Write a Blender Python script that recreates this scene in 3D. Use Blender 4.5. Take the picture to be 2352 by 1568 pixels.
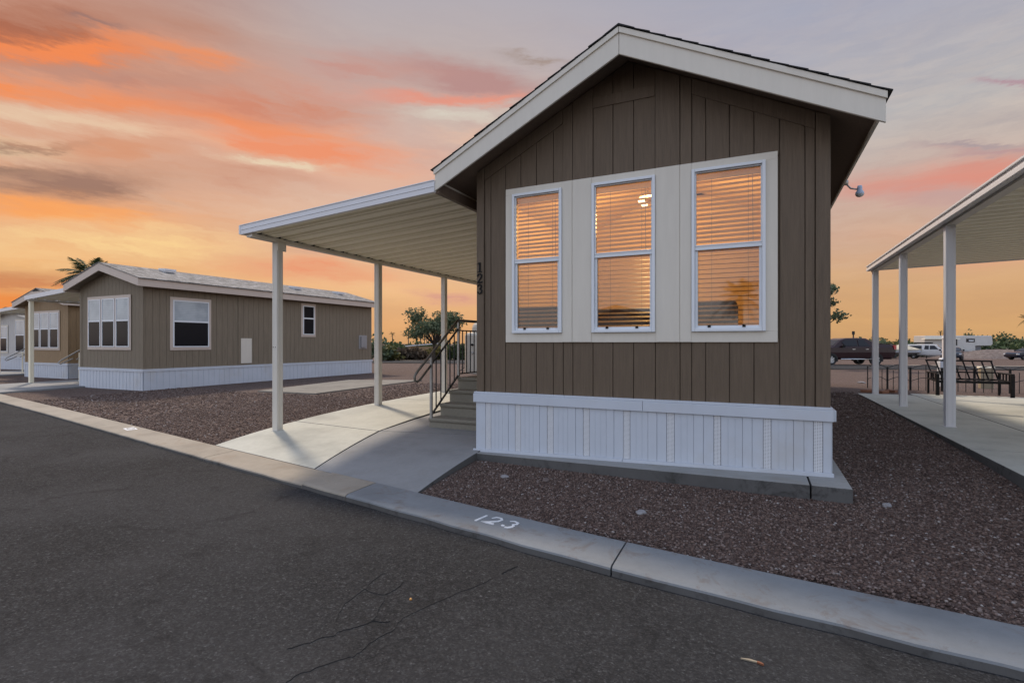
import bpy, bmesh, math, random
import numpy as np
from mathutils import Vector, Matrix
random.seed(7)
rng = np.random.default_rng(11)
for o in list(bpy.data.objects):
    bpy.data.objects.remove(o)
scene = bpy.context.scene
COL = scene.collection
R = math.radians

def lin(r, g, b):
    f = lambda c: (c/255/12.92) if c/255 <= .04045 else ((c/255+.055)/1.055)**2.4
    return (f(r), f(g), f(b), 1.0)

# ------------------------------------------------------------------ camera
cam_data = bpy.data.cameras.new('camera')
cam_data.sensor_width = 36.0
cam_data.lens = 36.0*1180/2352
cam_data.shift_y = (788-784)/2352
cam_data.clip_end = 3000
cam = bpy.data.objects.new('camera', cam_data)
cam.location = (0, 0, 1.5)
cam.rotation_euler = (R(90), 0, R(25.5))
COL.objects.link(cam)
scene.camera = cam

# ------------------------------------------------------------------ sun, exposure
SUN_AZ, SUN_EL = R(-59), R(48)      # azimuth measured from +y towards +x
sd = bpy.data.lights.new('sun', 'SUN')
sd.energy = 2.6
sd.angle = R(5)
sd.color = (1.0, .84, .66)
sun = bpy.data.objects.new('sun', sd)
sdir = Vector((math.sin(SUN_AZ)*math.cos(SUN_EL), math.cos(SUN_AZ)*math.cos(SUN_EL), math.sin(SUN_EL)))
sun.rotation_euler = sdir.to_track_quat('Z', 'Y').to_euler()
sun.location = (20, 10, 30)
COL.objects.link(sun)
scene.view_settings.view_transform = 'Standard'
scene.view_settings.look = 'None'
scene.view_settings.exposure = .3
scene.view_settings.gamma = 1
scene.cycles.max_bounces = 8
scene.cycles.transparent_max_bounces = 12
scene.cycles.caustics_reflective = False
scene.cycles.caustics_refractive = False
scene.cycles.use_denoising = True

# ------------------------------------------------------------------ world: dusk sky with lit cloud streaks
world = bpy.data.worlds.new('World')
scene.world = world
world.use_nodes = True
wt = world.node_tree
wt.nodes.clear()
class NT:
    """tiny helper round a node tree"""
    def __init__(s, t): s.t = t
    def n(s, typ, **kw):
        nd = s.t.nodes.new(typ)
        for k, v in kw.items():
            setattr(nd, k, v)
        return nd
    def put(s, sock, v):
        if isinstance(v, bpy.types.NodeSocket): s.t.links.new(v, sock)
        elif v is not None: sock.default_value = v
    def math(s, op, a, b=None, c=None, clamp=False):
        nd = s.n('ShaderNodeMath', operation=op); nd.use_clamp = clamp
        for i, v in enumerate((a, b, c)): s.put(nd.inputs[i], v)
        return nd.outputs[0]
    def vmath(s, op, a, b=None):
        nd = s.n('ShaderNodeVectorMath', operation=op)
        s.put(nd.inputs[0], a); s.put(nd.inputs[1], b)
        return nd.outputs['Value'] if op in ('LENGTH', 'DOT_PRODUCT') else nd.outputs[0]
    def comb(s, x, y, z=0.0):
        nd = s.n('ShaderNodeCombineXYZ')
        for i, v in enumerate((x, y, z)): s.put(nd.inputs[i], v)
        return nd.outputs[0]
    def sep(s, v):
        nd = s.n('ShaderNodeSeparateXYZ'); s.put(nd.inputs[0], v); return nd.outputs
    def mix(s, f, a, b, blend='MIX'):
        nd = s.n('ShaderNodeMix', data_type='RGBA', blend_type=blend)
        s.put(nd.inputs[0], f); s.put(nd.inputs[6], a); s.put(nd.inputs[7], b)
        return nd.outputs[2]
    def noise(s, v, scale, detail=2.0, rough=.5, dist=0.0):
        nd = s.n('ShaderNodeTexNoise'); s.put(nd.inputs['Vector'], v)
        nd.inputs['Scale'].default_value = scale; nd.inputs['Detail'].default_value = detail
        nd.inputs['Roughness'].default_value = rough; nd.inputs['Distortion'].default_value = dist
        return nd.outputs
    def ramp(s, f, stops, interp='LINEAR'):
        nd = s.n('ShaderNodeValToRGB'); s.put(nd.inputs[0], f)
        cr = nd.color_ramp; cr.interpolation = interp
        while len(cr.elements) < len(stops): cr.elements.new(.5)
        for e, (p, c) in zip(cr.elements, stops):
            e.position = p; e.color = c if len(c) == 4 else (*c, 1)
        return nd.outputs[0]
    def maprange(s, v, a, b, c=0.0, d=1.0, typ='LINEAR'):
        nd = s.n('ShaderNodeMapRange', interpolation_type=typ)
        for i, x in enumerate((v, a, b, c, d)): s.put(nd.inputs[i], x)
        return nd.outputs[0]

W = NT(wt)
tc = W.n('ShaderNodeTexCoord')
gx, gy, gz = W.sep(tc.outputs['Generated'])[:3]
az = W.math('ARCTAN2', gx, gy)
el = W.math('ARCSINE', gz)
p0 = W.comb(W.math('MULTIPLY', az, 1.0), W.math('MULTIPLY', el, 3.2), 0.0)
warp = W.noise(p0, 3.4, 7.0, .60)['Color']
wx, wy, wz = W.sep(warp)[:3]
warp2 = W.noise(W.comb(az, W.math('MULTIPLY', el, 5.0), .7), 9.0, 8.0, .68)['Color']
vx, vy, vz = W.sep(warp2)[:3]
azw = W.math('ADD', az, W.math('ADD', W.math('MULTIPLY', W.math('SUBTRACT', wx, .5), .22), W.math('MULTIPLY', W.math('SUBTRACT', vx, .5), .14)))
elw = W.math('ADD', el, W.math('ADD', W.math('MULTIPLY', W.math('SUBTRACT', wy, .5), .062), W.math('MULTIPLY', W.math('SUBTRACT', vy, .5), .036)))
pw = W.comb(azw, elw, 0.0)
# wispy streaks run down to the right
tilt = W.math('ADD', elw, W.math('MULTIPLY', azw, .03))
streak = W.noise(W.comb(W.math('MULTIPLY', azw, 2.2), W.math('MULTIPLY', tilt, 15.0), 0.0), 1.6, 6.0, .58)['Fac']
streak = W.maprange(streak, .33, .66, 0, 1, 'SMOOTHSTEP')
fine = W.noise(W.comb(W.math('MULTIPLY', azw, 5.0), W.math('MULTIPLY', tilt, 30.0), .4), 2.2, 7.0, .62)['Fac']
fine = W.maprange(fine, .3, .7, 0, 1)
elp = W.maprange(el, -.1, 1.5, 0, 1)
def ep(deg): return (math.radians(deg)+.1)/1.6
west = W.ramp(elp, [(0, lin(120, 100, 85)), (ep(-.5), lin(196, 150, 100)), (ep(2), lin(224, 158, 98)), (ep(6), lin(240, 184, 122)), (ep(10), lin(232, 172, 128)),
                    (ep(15), lin(220, 166, 134)), (ep(20), lin(212, 154, 128)), (ep(25), lin(196, 142, 120)), (ep(31), lin(178, 142, 132)), (ep(40), lin(165, 160, 172)), (ep(60), lin(150, 160, 185)), (1, lin(140, 156, 190))])
mid = W.ramp(elp, [(0, lin(120, 100, 85)), (ep(-.5), lin(205, 156, 106)), (ep(2), lin(228, 172, 118)), (ep(6), lin(240, 190, 138)), (ep(11), lin(232, 186, 152)),
                    (ep(16), lin(220, 182, 162)), (ep(21), lin(204, 174, 164)), (ep(27), lin(188, 172, 168)), (ep(36), lin(174, 171, 180)), (ep(60), lin(150, 160, 185)), (1, lin(140, 156, 190))])
north = W.ramp(elp, [(0, lin(120, 100, 85)), (ep(-.5), lin(205, 160, 108)), (ep(2), lin(213, 166, 114)), (ep(6), lin(214, 170, 126)), (ep(10), lin(206, 166, 142)),
                     (ep(15), lin(190, 172, 164)), (ep(20), lin(176, 175, 178)), (ep(28), lin(164, 166, 182)), (ep(60), lin(150, 160, 185)), (1, lin(140, 156, 190))])
sky = W.mix(W.maprange(az, R(-64), R(-40), 0, 1, 'SMOOTHSTEP'), west, mid)
sky = W.mix(W.maprange(az, R(-34), R(6), 0, 1, 'SMOOTHSTEP'), sky, north)
# broken brightness of thin high cloud
sky = W.mix(W.math('MULTIPLY', W.math('SUBTRACT', 1.0, streak), W.maprange(el, R(40), R(6), 0, .30)), sky, W.mix(.5, sky, lin(150, 112, 100)))
# pale gaps between the streaks
sky = W.mix(W.math('MULTIPLY', W.math('MULTIPLY', fine, W.maprange(el, R(4), R(14))), W.math('MULTIPLY', W.maprange(el, R(34), R(18)), .35)), sky, lin(226, 208, 190))
def blob(sky, a, e, ra, re, rot, col, k, tex=None):
    mp = W.n('ShaderNodeMapping', vector_type='TEXTURE')
    W.put(mp.inputs[0], pw)
    mp.inputs['Location'].default_value = (R(a), R(e), 0)
    mp.inputs['Rotation'].default_value = (0, 0, R(rot))
    mp.inputs['Scale'].default_value = (R(ra), R(re), 1)
    d = W.vmath('DOT_PRODUCT', mp.outputs[0], mp.outputs[0])
    m = W.math('MULTIPLY', W.math('EXPONENT', W.math('MULTIPLY', d, -1.0)), k*1.35, clamp=True)
    if tex is not None:
        m = W.math('MULTIPLY', m, W.math('MULTIPLY', W.maprange(tex, 0, 1, .50, 1.22), W.maprange(fine, 0, 1, .72, 1.18)), clamp=True)
    return W.mix(m, sky, lin(*col))
OR, OR2, PK, DK, GY = (240, 138, 84), (234, 150, 112), (216, 136, 120), (158, 100, 78), (150, 122, 112)
for args in [
    (-68.6, 23.9, 5.9, 1.68, 16.3, (170, 106, 82), 0.9, streak),
    (-57.6, 27.1, 6.1, 0.97, 1.4, (186, 138, 120), 0.6, streak),
    (-67.9, 22.9, 6.6, 0.59, 17.1, (244, 138, 80), 0.95, None),
    (-57.5, 25.0, 4.7, 0.58, 3.1, (238, 146, 96), 0.85, streak),
    (-63.6, 25.5, 2.3, 0.32, 7.0, (150, 118, 112), 0.6, None),
    (-62.4, 22.7, 6.9, 0.61, 9.7, (176, 140, 128), 0.75, streak),
    (-66.9, 20.1, 7.5, 0.81, 6.3, (246, 140, 76), 1.0, streak),
    (-49.9, 20.8, 9.9, 0.97, -2.1, (246, 146, 88), 0.95, streak),
    (-51.9, 23.0, 11.4, 1.88, 2.8, (206, 138, 114), 0.85, streak),
    (-30.6, 27.1, 9.6, 1.31, -5.0, (182, 142, 138), 0.85, None),
    (-32.1, 25.4, 9.9, 0.50, 2.8, (226, 148, 128), 0.8, None),
    (-42.1, 26.7, 7.4, 1.19, 1.3, (196, 150, 140), 0.7, streak),
    (-66.2, 18.4, 7.0, 0.76, 5.5, (228, 198, 168), 0.75, streak),
    (-52.7, 18.7, 6.9, 0.71, -1.4, (226, 196, 168), 0.65, streak),
    (-47.5, 19.0, 11.0, 1.74, -3.0, (236, 148, 110), 0.85, streak),
    (-69.8, 15.4, 3.0, 0.67, 8.2, (232, 208, 172), 0.75, fine),
    (-68.6, 15.6, 3.4, 0.30, 17.5, (150, 120, 104), 0.6, None),
    (-65.9, 13.2, 4.6, 1.44, 10.6, (158, 122, 106), 0.95, None),
    (-69.8, 13.4, 2.1, 0.38, 12.4, (150, 118, 102), 0.7, streak),
    (-63.6, 16.5, 4.9, 1.05, 10.0, (214, 150, 116), 0.7, streak),
    (-65.5, 11.1, 7.2, 0.90, 4.8, (246, 162, 96), 0.85, streak),
    (-53.6, 15.7, 7.7, 1.36, 4.3, (204, 152, 128), 0.75, streak),
    (-49.5, 17.5, 4.2, 0.42, 3.1, (230, 208, 178), 0.75, fine),
    (-40.9, 17.2, 6.4, 0.88, 0.8, (222, 180, 156), 0.6, streak),
    (-63.0, 8.9, 10.3, 1.55, 5.4, (246, 206, 146), 0.8, fine),
    (-45.8, 7.5, 7.3, 1.13, -3.1, (232, 154, 116), 0.8, streak),
    (-44.9, 9.6, 4.1, 0.72, -4.1, (204, 152, 132), 0.6, streak),
    (-69.2, 5.1, 3.2, 0.60, 6.3, (196, 126, 88), 0.9, streak),
    (-69.3, 3.3, 3.0, 1.04, 6.2, (234, 142, 74), 0.85, None),
    (-30.9, 23.9, 6.2, 0.92, 2.0, (212, 202, 188), 0.7, fine),
    (-29.7, 22.0, 4.2, 0.76, 6.9, (220, 184, 164), 0.6, streak),
    (-22.9, 29.0, 3.2, 0.30, -5.2, (164, 146, 138), 0.75, None),
    (13.5, 13.6, 7.5, 1.25, -6.0, (220, 140, 122), .60, None),
    (18.0, 13.9, 6.5, 1.35, -8.0, (220, 138, 120), .50, None),
    (18.1, 15.4, 4.5, 0.38, -13.6, (186, 152, 150), 0.75, None),
    (14.9, 12.3, 6.0, 0.89, -9.9, (194, 160, 154), 0.65, None),
    (16.1, 16.3, 2.8, 0.19, -10.2, (170, 154, 156), 0.7, None),
    (18.9, 19.8, 2.3, 0.35, -20.1, (178, 150, 158), 0.8, streak),
    (16.3, 7.0, 4.9, 0.98, -4.1, (222, 164, 130), 0.6, None),
    (13.2, 9.5, 5.1, 0.85, -9.3, (214, 172, 146), 0.5, streak),
    (-32.3, 5.0, 3.9, 0.66, -2.8, (216, 158, 136), 0.6, streak),
]:
    sky = blob(sky, *args)
# away from the afterglow the sky gets an added pale glow brightening the house
nish = W.n('ShaderNodeTexSky', sky_type='NISHITA')
nish.sun_disc = False
nish.sun_elevation = SUN_EL
nish.sun_rotation = SUN_AZ
nish.altitude = 400
nish.dust_density = 2.0
away = W.math('MULTIPLY', W.maprange(W.math('ABSOLUTE', W.math('ADD', az, R(25))), R(62), R(100), 0, 1, 'SMOOTHSTEP'), 1.0)
away = W.math('MAXIMUM', away, W.maprange(el, R(34), R(55), 0, 1, 'SMOOTHSTEP'))
bg_a = W.n('ShaderNodeBackground'); W.put(bg_a.inputs[0], sky); bg_a.inputs[1].default_value = .83
bg_b = W.n('ShaderNodeBackground'); W.put(bg_b.inputs[0], nish.outputs[0]); bg_b.inputs[1].default_value = .08
east = W.ramp(elp, [(0, lin(120, 100, 85)), (ep(-.5), lin(214, 196, 190)), (ep(12), lin(206, 202, 206)), (ep(30), lin(192, 198, 212)), (ep(60), lin(176, 190, 214)), (1, lin(168, 186, 216))])
bg_c = W.n('ShaderNodeBackground'); W.put(bg_c.inputs[0], east); bg_c.inputs[1].default_value = 1.0
add = W.n('ShaderNodeAddShader'); W.put(add.inputs[0], bg_b.outputs[0]); W.put(add.inputs[1], bg_c.outputs[0])
ms = W.n('ShaderNodeMixShader')
W.put(ms.inputs[0], away); W.put(ms.inputs[1], bg_a.outputs[0]); W.put(ms.inputs[2], add.outputs[0])
wo = W.n('ShaderNodeOutputWorld')
W.put(wo.inputs[0], ms.outputs[0])

# ------------------------------------------------------------------ materials
def new_mat(name):
    m = bpy.data.materials.new(name); m.use_nodes = True
    t = NT(m.node_tree)
    b = m.node_tree.nodes['Principled BSDF']
    return m, t, b
def paint(name, col, rough=.6, var=.06, scale=3.0, bump=0.0, bscale=60.0, stretch=(1, 1, 1), metal=0.0, dirt=0.0, dirtcol=(.12, .10, .08), spec=.5):
    m, t, b = new_mat(name)
    co = t.n('ShaderNodeTexCoord').outputs['Object']
    mp = t.n('ShaderNodeMapping'); t.put(mp.inputs[0], co); mp.inputs['Scale'].default_value = stretch
    v = mp.outputs[0]
    n1 = t.noise(v, scale, 5, .6)['Fac']
    c = (*col[:3], 1)
    hi = tuple(min(1, x*(1+var)) for x in col[:3]) + (1,)
    lo = tuple(x*(1-var) for x in col[:3]) + (1,)
    colr = t.ramp(n1, [(.25, lo), (.5, c), (.75, hi)])
    if dirt:
        n2 = t.noise(v, scale*.45, 7, .65)['Fac']
        colr = t.mix(t.math('MULTIPLY', t.maprange(n2, .52, .72), dirt), colr, (*dirtcol, 1))
    t.put(b.inputs['Base Color'], colr)
    b.inputs['Roughness'].default_value = rough
    b.inputs['Metallic'].default_value = metal
    b.inputs['Specular IOR Level'].default_value = spec
    if bump:
        bn = t.noise(v, bscale, 3, .6)['Fac']
        bp = t.n('ShaderNodeBump'); bp.inputs['Strength'].default_value = bump; bp.inputs['Distance'].default_value = .01
        t.put(bp.inputs['Height'], bn); t.put(b.inputs['Normal'], bp.outputs[0])
    return m
def siding(name, col):
    return paint(name, col, rough=.66, var=.20, scale=7, bump=.6, bscale=22, stretch=(7, 7, .35))
def ground_mat(name, c1, c2, c3, sc, bump, rough=.95, patch=None, pscale=.35):
    m, t, b = new_mat(name)
    co = t.n('ShaderNodeTexCoord').outputs['Object']
    vo = t.n('ShaderNodeTexVoronoi'); t.put(vo.inputs['Vector'], co); vo.inputs['Scale'].default_value = sc
    rnd = t.sep(vo.outputs['Color'])[0]
    col = t.ramp(rnd, [(0, c1), (.5, c2), (1, c3)])
    n1 = t.noise(co, pscale, 6, .6)['Fac']
    col = t.mix(t.maprange(n1, .35, .7, 0, .75), col, patch or c2)
    n2 = t.noise(co, sc*.35, 4, .7)['Fac']
    col = t.mix(t.maprange(n2, .35, .62, .45, 0), col, tuple(x*.45 for x in c1[:3])+(1,))
    t.put(b.inputs['Base Color'], col)
    b.inputs['Roughness'].default_value = rough
    b.inputs['Specular IOR Level'].default_value = .2
    bp = t.n('ShaderNodeBump'); bp.inputs['Strength'].default_value = bump; bp.inputs['Distance'].default_value = .02
    h = t.math('ADD', t.math('MULTIPLY', vo.outputs['Distance'], -1.0), n2)
    t.put(bp.inputs['Height'], h); t.put(b.inputs['Normal'], bp.outputs[0])
    return m
def concrete(name, col, stain=.35, tint=(.24, .21, .17)):
    col = col[:3]
    m, t, b = new_mat(name)
    co = t.n('ShaderNodeTexCoord').outputs['Object']
    n1 = t.noise(co, 1.1, 8, .62)['Fac']
    n2 = t.noise(co, 14, 6, .7)['Fac']
    n3 = t.noise(co, 3.3, 5, .75, .6)['Fac']
    n4 = t.noise(co, 160, 2, .5)['Fac']
    c = t.ramp(n1, [(.3, tuple(x*.74 for x in col)), (.5, col), (.72, tuple(min(1, x*1.14) for x in col))])
    c = t.mix(t.maprange(n2, .35, .65, .16, 0), c, tuple(x*.55 for x in col)+(1,))
    c = t.mix(t.maprange(n3, .54, .66, 0, min(1, stain*1.4)), c, (*tint, 1))
    c = t.mix(t.maprange(n4, .3, .7, .12, 0), c, tuple(x*.6 for x in col)+(1,))
    t.put(b.inputs['Base Color'], c)
    b.inputs['Roughness'].default_value = .85
    b.inputs['Specular IOR Level'].default_value = .25
    bp = t.n('ShaderNodeBump'); bp.inputs['Strength'].default_value = .25; bp.inputs['Distance'].default_value = .004
    t.put(bp.inputs['Height'], t.math('ADD', n2, n4)); t.put(b.inputs['Normal'], bp.outputs[0])
    return m
M = {}
M['brown'] = siding('brown siding', (.130, .093, .060))
M['greige'] = siding('greige siding', (.205, .166, .117))
M['tan'] = siding('tan siding', (.29, .195, .104))
M['white_side'] = siding('white siding', (.52, .50, .47))
M['cream'] = paint('cream trim paint', (.66, .615, .53), .5, .035, 4, .12, 24, (4, 4, .5))
M['pinkcream'] = paint('pale beige trim paint', (.56, .47, .40), .5, .04, 4, .1, 24)
M['vinyl'] = paint('white vinyl', (.535, .575, .635), .42, .05, 2.5, .08, 8, dirt=.45, dirtcol=(.48, .46, .43))
M['frame'] = paint('window frame vinyl', (.72, .75, .78), .35, .02, 3)
M['soffit'] = siding('soffit brown', (.150, .105, .075))
M['shingle_dark'] = ground_mat('dark shingles', (.03, .03, .032, 1), (.05, .05, .052, 1), (.08, .08, .085, 1), 9, .4)
M['alu'] = paint('white enamelled aluminium', (.68, .68, .70), .32, .02, 3, dirt=.12, dirtcol=(.45, .43, .40))
M['pan'] = paint('cream roof pan', (.90, .84, .67), .42, .03, 2.5)
M['beam'] = paint('beam aluminium', (.62, .59, .53), .38, .03, 3, dirt=.1, dirtcol=(.4, .37, .33))
M['dark'] = paint('dark closure', (.02, .02, .02), .8, .1)
M['black'] = paint('black enamel', (.008, .008, .009), .6, .1, spec=.2)
M['iron'] = paint('black iron', (.018, .018, .020), .45, .15, 20)
M['steel'] = paint('galvanised rail', (.36, .35, .33), .42, .15, 14, metal=.4)
M['railgrip'] = paint('bronze rail grip', (.16, .145, .12), .4, .15, 14, metal=.3)
M['carpet'] = paint('step carpet', (.25, .23, .185), .95, .12, 30, .6, 260)
M['pad'] = concrete('house pad concrete', (.30, .30, .29, 1), .3)
M['drive'] = concrete('driveway concrete', (.47, .47, .415, 1), .14, (.36, .34, .29))
M['walk'] = concrete('walk concrete', (.265, .268, .268, 1), .2, (.22, .21, .19))  # darker than the driveway: the patio cover's shade is put into this colour
M['patio'] = concrete('patio concrete', (.47, .47, .42, 1), .2, (.33, .32, .28))
M['edge'] = concrete('shade darkened slab edge', (.11, .108, .105, 1), .5, (.03, .028, .026))  # upright slab and curb faces: shade painted in as darker concrete
M['curb'] = concrete('curb concrete', (.20, .213, .223, 1), .55, (.15, .125, .11))
M['curbtan'] = concrete('tan curb concrete', (.31, .275, .225, 1), .45, (.25, .20, .15))
M['white_paint'] = paint('white road paint', (.66, .68, .70), .6, .15, 20, dirt=.45, dirtcol=(.4, .4, .4))
M['asph_crack'] = paint('crack', (.020, .020, .021), .95, .1)
M['tank'] = paint('beige tank paint', (.44, .40, .33), .45, .06, 3, dirt=.2)
M['rub'] = paint('rubber', (.016, .016, .017), .7, .2, 20)
M['wood'] = paint('blind slat', (.60, .42, .24), .5, .08, 5)
M['bark'] = paint('bark', (.055, .042, .032), .9, .3, 12, .6, 30)
M['palmbark'] = paint('palm bark', (.11, .085, .06), .9, .3, 12, .6, 30)
# asphalt
def asphalt(name, base):
    base = base[:3]
    sc = lambda k: tuple(x*k for x in base)+(1,)
    m, t, b = new_mat(name)
    co = t.n('ShaderNodeTexCoord').outputs['Object']
    vo = t.n('ShaderNodeTexVoronoi'); t.put(vo.inputs['Vector'], co); vo.inputs['Scale'].default_value = 105
    r = t.sep(vo.outputs['Color'])[0]
    n1 = t.noise(co, .55, 8, .62)['Fac']
    n2 = t.noise(co, 42, 5, .8)['Fac']
    n3 = t.noise(co, 3.6, 9, .78, 1.6)['Fac']
    n5 = t.noise(co, 1.5, 10, .8, 2.2)['Fac']
    n6 = t.noise(co, 17, 6, .8)['Fac']
    nv = t.noise(co, 200, 2, .6)['Fac']
    c = t.ramp(r, [(0, sc(.45)), (.5, sc(.95)), (.88, sc(1.4)), (.97, sc(1.8)), (1, sc(2.8))])
    c = t.mix(t.maprange(n2, .40, .60, .80, 0), c, sc(.36))
    c = t.mix(t.maprange(n6, .36, .54, .34, 0), c, sc(.42))
    c = t.mix(t.maprange(n1, .42, .60, 0, .35), c, sc(1.45))
    c = t.mix(t.maprange(n3, .60, .66, 0, .50), c, sc(.35))
    c = t.mix(t.maprange(n5, .545, .615, 0, .55), c, sc(.36))
    t.put(b.inputs['Base Color'], c)
    b.inputs['Roughness'].default_value = .92
    b.inputs['Specular IOR Level'].default_value = .15
    bp = t.n('ShaderNodeBump'); bp.inputs['Strength'].default_value = 1.0; bp.inputs['Distance'].default_value = .010
    t.put(bp.inputs['Height'], t.math('ADD', t.math('ADD', n2, nv), t.math('ADD', r, n6))); t.put(b.inputs['Normal'], bp.outputs[0])
    return m
M['asphalt'] = asphalt('asphalt', (.052, .0525, .055, 1))
M['gravel'] = ground_mat('gravel bed', (.065, .045, .039, 1), (.135, .094, .079, 1), (.235, .18, .155, 1), 48, .9, patch=(.125, .085, .070, 1))
M['mat'] = concrete('old slab', (.205, .19, .165, 1), .4, (.10, .09, .08))
# stones: random tint per stone
def stone_mat(name, stops):
    m, t, b = new_mat(name)
    g = t.n('ShaderNodeNewGeometry')
    c = t.ramp(g.outputs['Random Per Island'], stops)
    co = t.n('ShaderNodeTexCoord').outputs['Object']
    n = t.noise(co, 60, 3, .6)['Fac']
    c = t.mix(t.maprange(n, .3, .7, .35, 0), c, (.03, .024, .02, 1))
    t.put(b.inputs['Base Color'], c)
    b.inputs['Roughness'].default_value = .9
    b.inputs['Specular IOR Level'].default_value = .25
    return m
M['stones'] = stone_mat('crushed rock', [(0, (.055, .036, .031, 1)), (.4, (.122, .079, .064, 1)), (.8, (.195, .136, .112, 1)), (.97, (.26, .21, .19, 1)), (1, (.40, .37, .35, 1))])
# shingles of the neighbours
def shingles(name, c1, c2):
    m, t, b = new_mat(name)
    co = t.n('ShaderNodeTexCoord').outputs['Object']
    mp = t.n('ShaderNodeMapping'); t.put(mp.inputs[0], co)
    mp.inputs['Rotation'].default_value = (0, 0, R(90))
    br = t.n('ShaderNodeTexBrick'); t.put(br.inputs['Vector'], mp.outputs[0])
    br.inputs['Scale'].default_value = 1.0; br.inputs['Brick Width'].default_value = .32; br.inputs['Row Height'].default_value = .14
    br.inputs['Mortar Size'].default_value = .008
    br.inputs['Color1'].default_value = c1; br.inputs['Color2'].default_value = c2; br.inputs['Mortar'].default_value = tuple(x*.4 for x in c1[:3])+(1,)
    n = t.noise(co, 5, 6, .75)['Fac']
    c = t.mix(t.maprange(n, .46, .58, 0, .75), br.outputs['Color'], tuple(x*.42 for x in c1[:3])+(1,))
    t.put(b.inputs['Base Color'], c); b.inputs['Roughness'].default_value = .95
    bp = t.n('ShaderNodeBump'); bp.inputs['Strength'].default_value = .6; bp.inputs['Distance'].default_value = .02
    t.put(bp.inputs['Height'], t.math('ADD', br.outputs['Fac'], n)); t.put(b.inputs['Normal'], bp.outputs[0])
    return m
M['shingle_grey'] = shingles('grey shingles', (.20, .19, .18, 1), (.33, .315, .30, 1))
# window glass: mostly clear, reflecting more at a slant
def glass(name, refl=.10, tint=(1, 1, 1, 1)):
    m = bpy.data.materials.new(name); m.use_nodes = True
    t = NT(m.node_tree); t.t.nodes.clear()
    tr = t.n('ShaderNodeBsdfTransparent'); tr.inputs[0].default_value = tint
    gl = t.n('ShaderNodeBsdfGlossy'); gl.inputs['Roughness'].default_value = .02; gl.inputs[0].default_value = (1, 1, 1, 1)
    fr = t.n('ShaderNodeFresnel'); fr.inputs[0].default_value = 1.5
    f = t.math('MAXIMUM', t.math('MULTIPLY', fr.outputs[0], 1.0), refl, clamp=True)
    mx = t.n('ShaderNodeMixShader'); t.put(mx.inputs[0], f); t.put(mx.inputs[1], tr.outputs[0]); t.put(mx.inputs[2], gl.outputs[0])
    o = t.n('ShaderNodeOutputMaterial'); t.put(o.inputs[0], mx.outputs[0])
    return m
M['glass'] = glass('clear glass', .035)
M['glass_low'] = glass('coated glass', .10)
M['dglass'] = paint('dark glazing', (.012, .013, .017), .10, .05, spec=.07)
M['autoglass'] = paint('car glazing', (.012, .013, .018), .12, .05, spec=.3)
def shade_mat():
    m, t, b = new_mat('pale window shade')
    co = t.n('ShaderNodeTexCoord').outputs['Object']
    z = t.sep(co)[2]
    w = t.math('SINE', t.math('MULTIPLY', z, 2*math.pi/.055))
    n = t.noise(co, 1.3, 3, .6)['Fac']
    c = t.mix(t.maprange(w, -.2, 1, 0, .35), (.42, .48, .52, 1), (.26, .31, .35, 1))
    c = t.mix(t.maprange(n, .45, .65, 0, .6), c, (.20, .25, .30, 1))
    t.put(b.inputs['Base Color'], c); b.inputs['Roughness'].default_value = .12; b.inputs['Specular IOR Level'].default_value = .5
    return m
M['shade'] = shade_mat()
# insect screen
def screen_mat():
    m = bpy.data.materials.new('insect screen'); m.use_nodes = True
    t = NT(m.node_tree); t.t.nodes.clear()
    tr = t.n('ShaderNodeBsdfTransparent')
    df = t.n('ShaderNodeBsdfDiffuse'); df.inputs[0].default_value = (.02, .02, .02, 1)
    mx = t.n('ShaderNodeMixShader'); mx.inputs[0].default_value = .34
    t.put(mx.inputs[1], tr.outputs[0]); t.put(mx.inputs[2], df.outputs[0])
    o = t.n('ShaderNodeOutputMaterial'); t.put(o.inputs[0], mx.outputs[0])
    return m
M['screen'] = screen_mat()
# translucent blind slats
def slat_mat():
    m, t, b = new_mat('blind slats')
    co = t.n('ShaderNodeTexCoord').outputs['Object']
    n = t.noise(co, 4, 3, .6)['Fac']
    c = t.ramp(n, [(.3, (.50, .35, .18, 1)), (.7, (.60, .43, .24, 1))])
    t.put(b.inputs['Base Color'], c); b.inputs['Roughness'].default_value = .45
    tl = t.n('ShaderNodeBsdfTranslucent'); t.put(tl.inputs[0], c)
    mx = t.n('ShaderNodeMixShader'); mx.inputs[0].default_value = .30
    o = t.t.nodes['Material Output']
    t.put(mx.inputs[1], b.outputs[0]); t.put(mx.inputs[2], tl.outputs[0]); t.put(o.inputs[0], mx.outputs[0])
    return m
M['slat'] = slat_mat()
M['room'] = paint('room wall', (.58, .45, .28), .8, .05)
def emit(name, col, s):
    m = bpy.data.materials.new(name); m.use_nodes = True
    t = NT(m.node_tree); t.t.nodes.clear()
    e = t.n('ShaderNodeEmission'); e.inputs[0].default_value = (*col, 1); e.inputs[1].default_value = s
    o = t.n('ShaderNodeOutputMaterial'); t.put(o.inputs[0], e.outputs[0])
    return m
M['bulb'] = emit('lamp globe', (1, .72, .38), 3.2)
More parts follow.
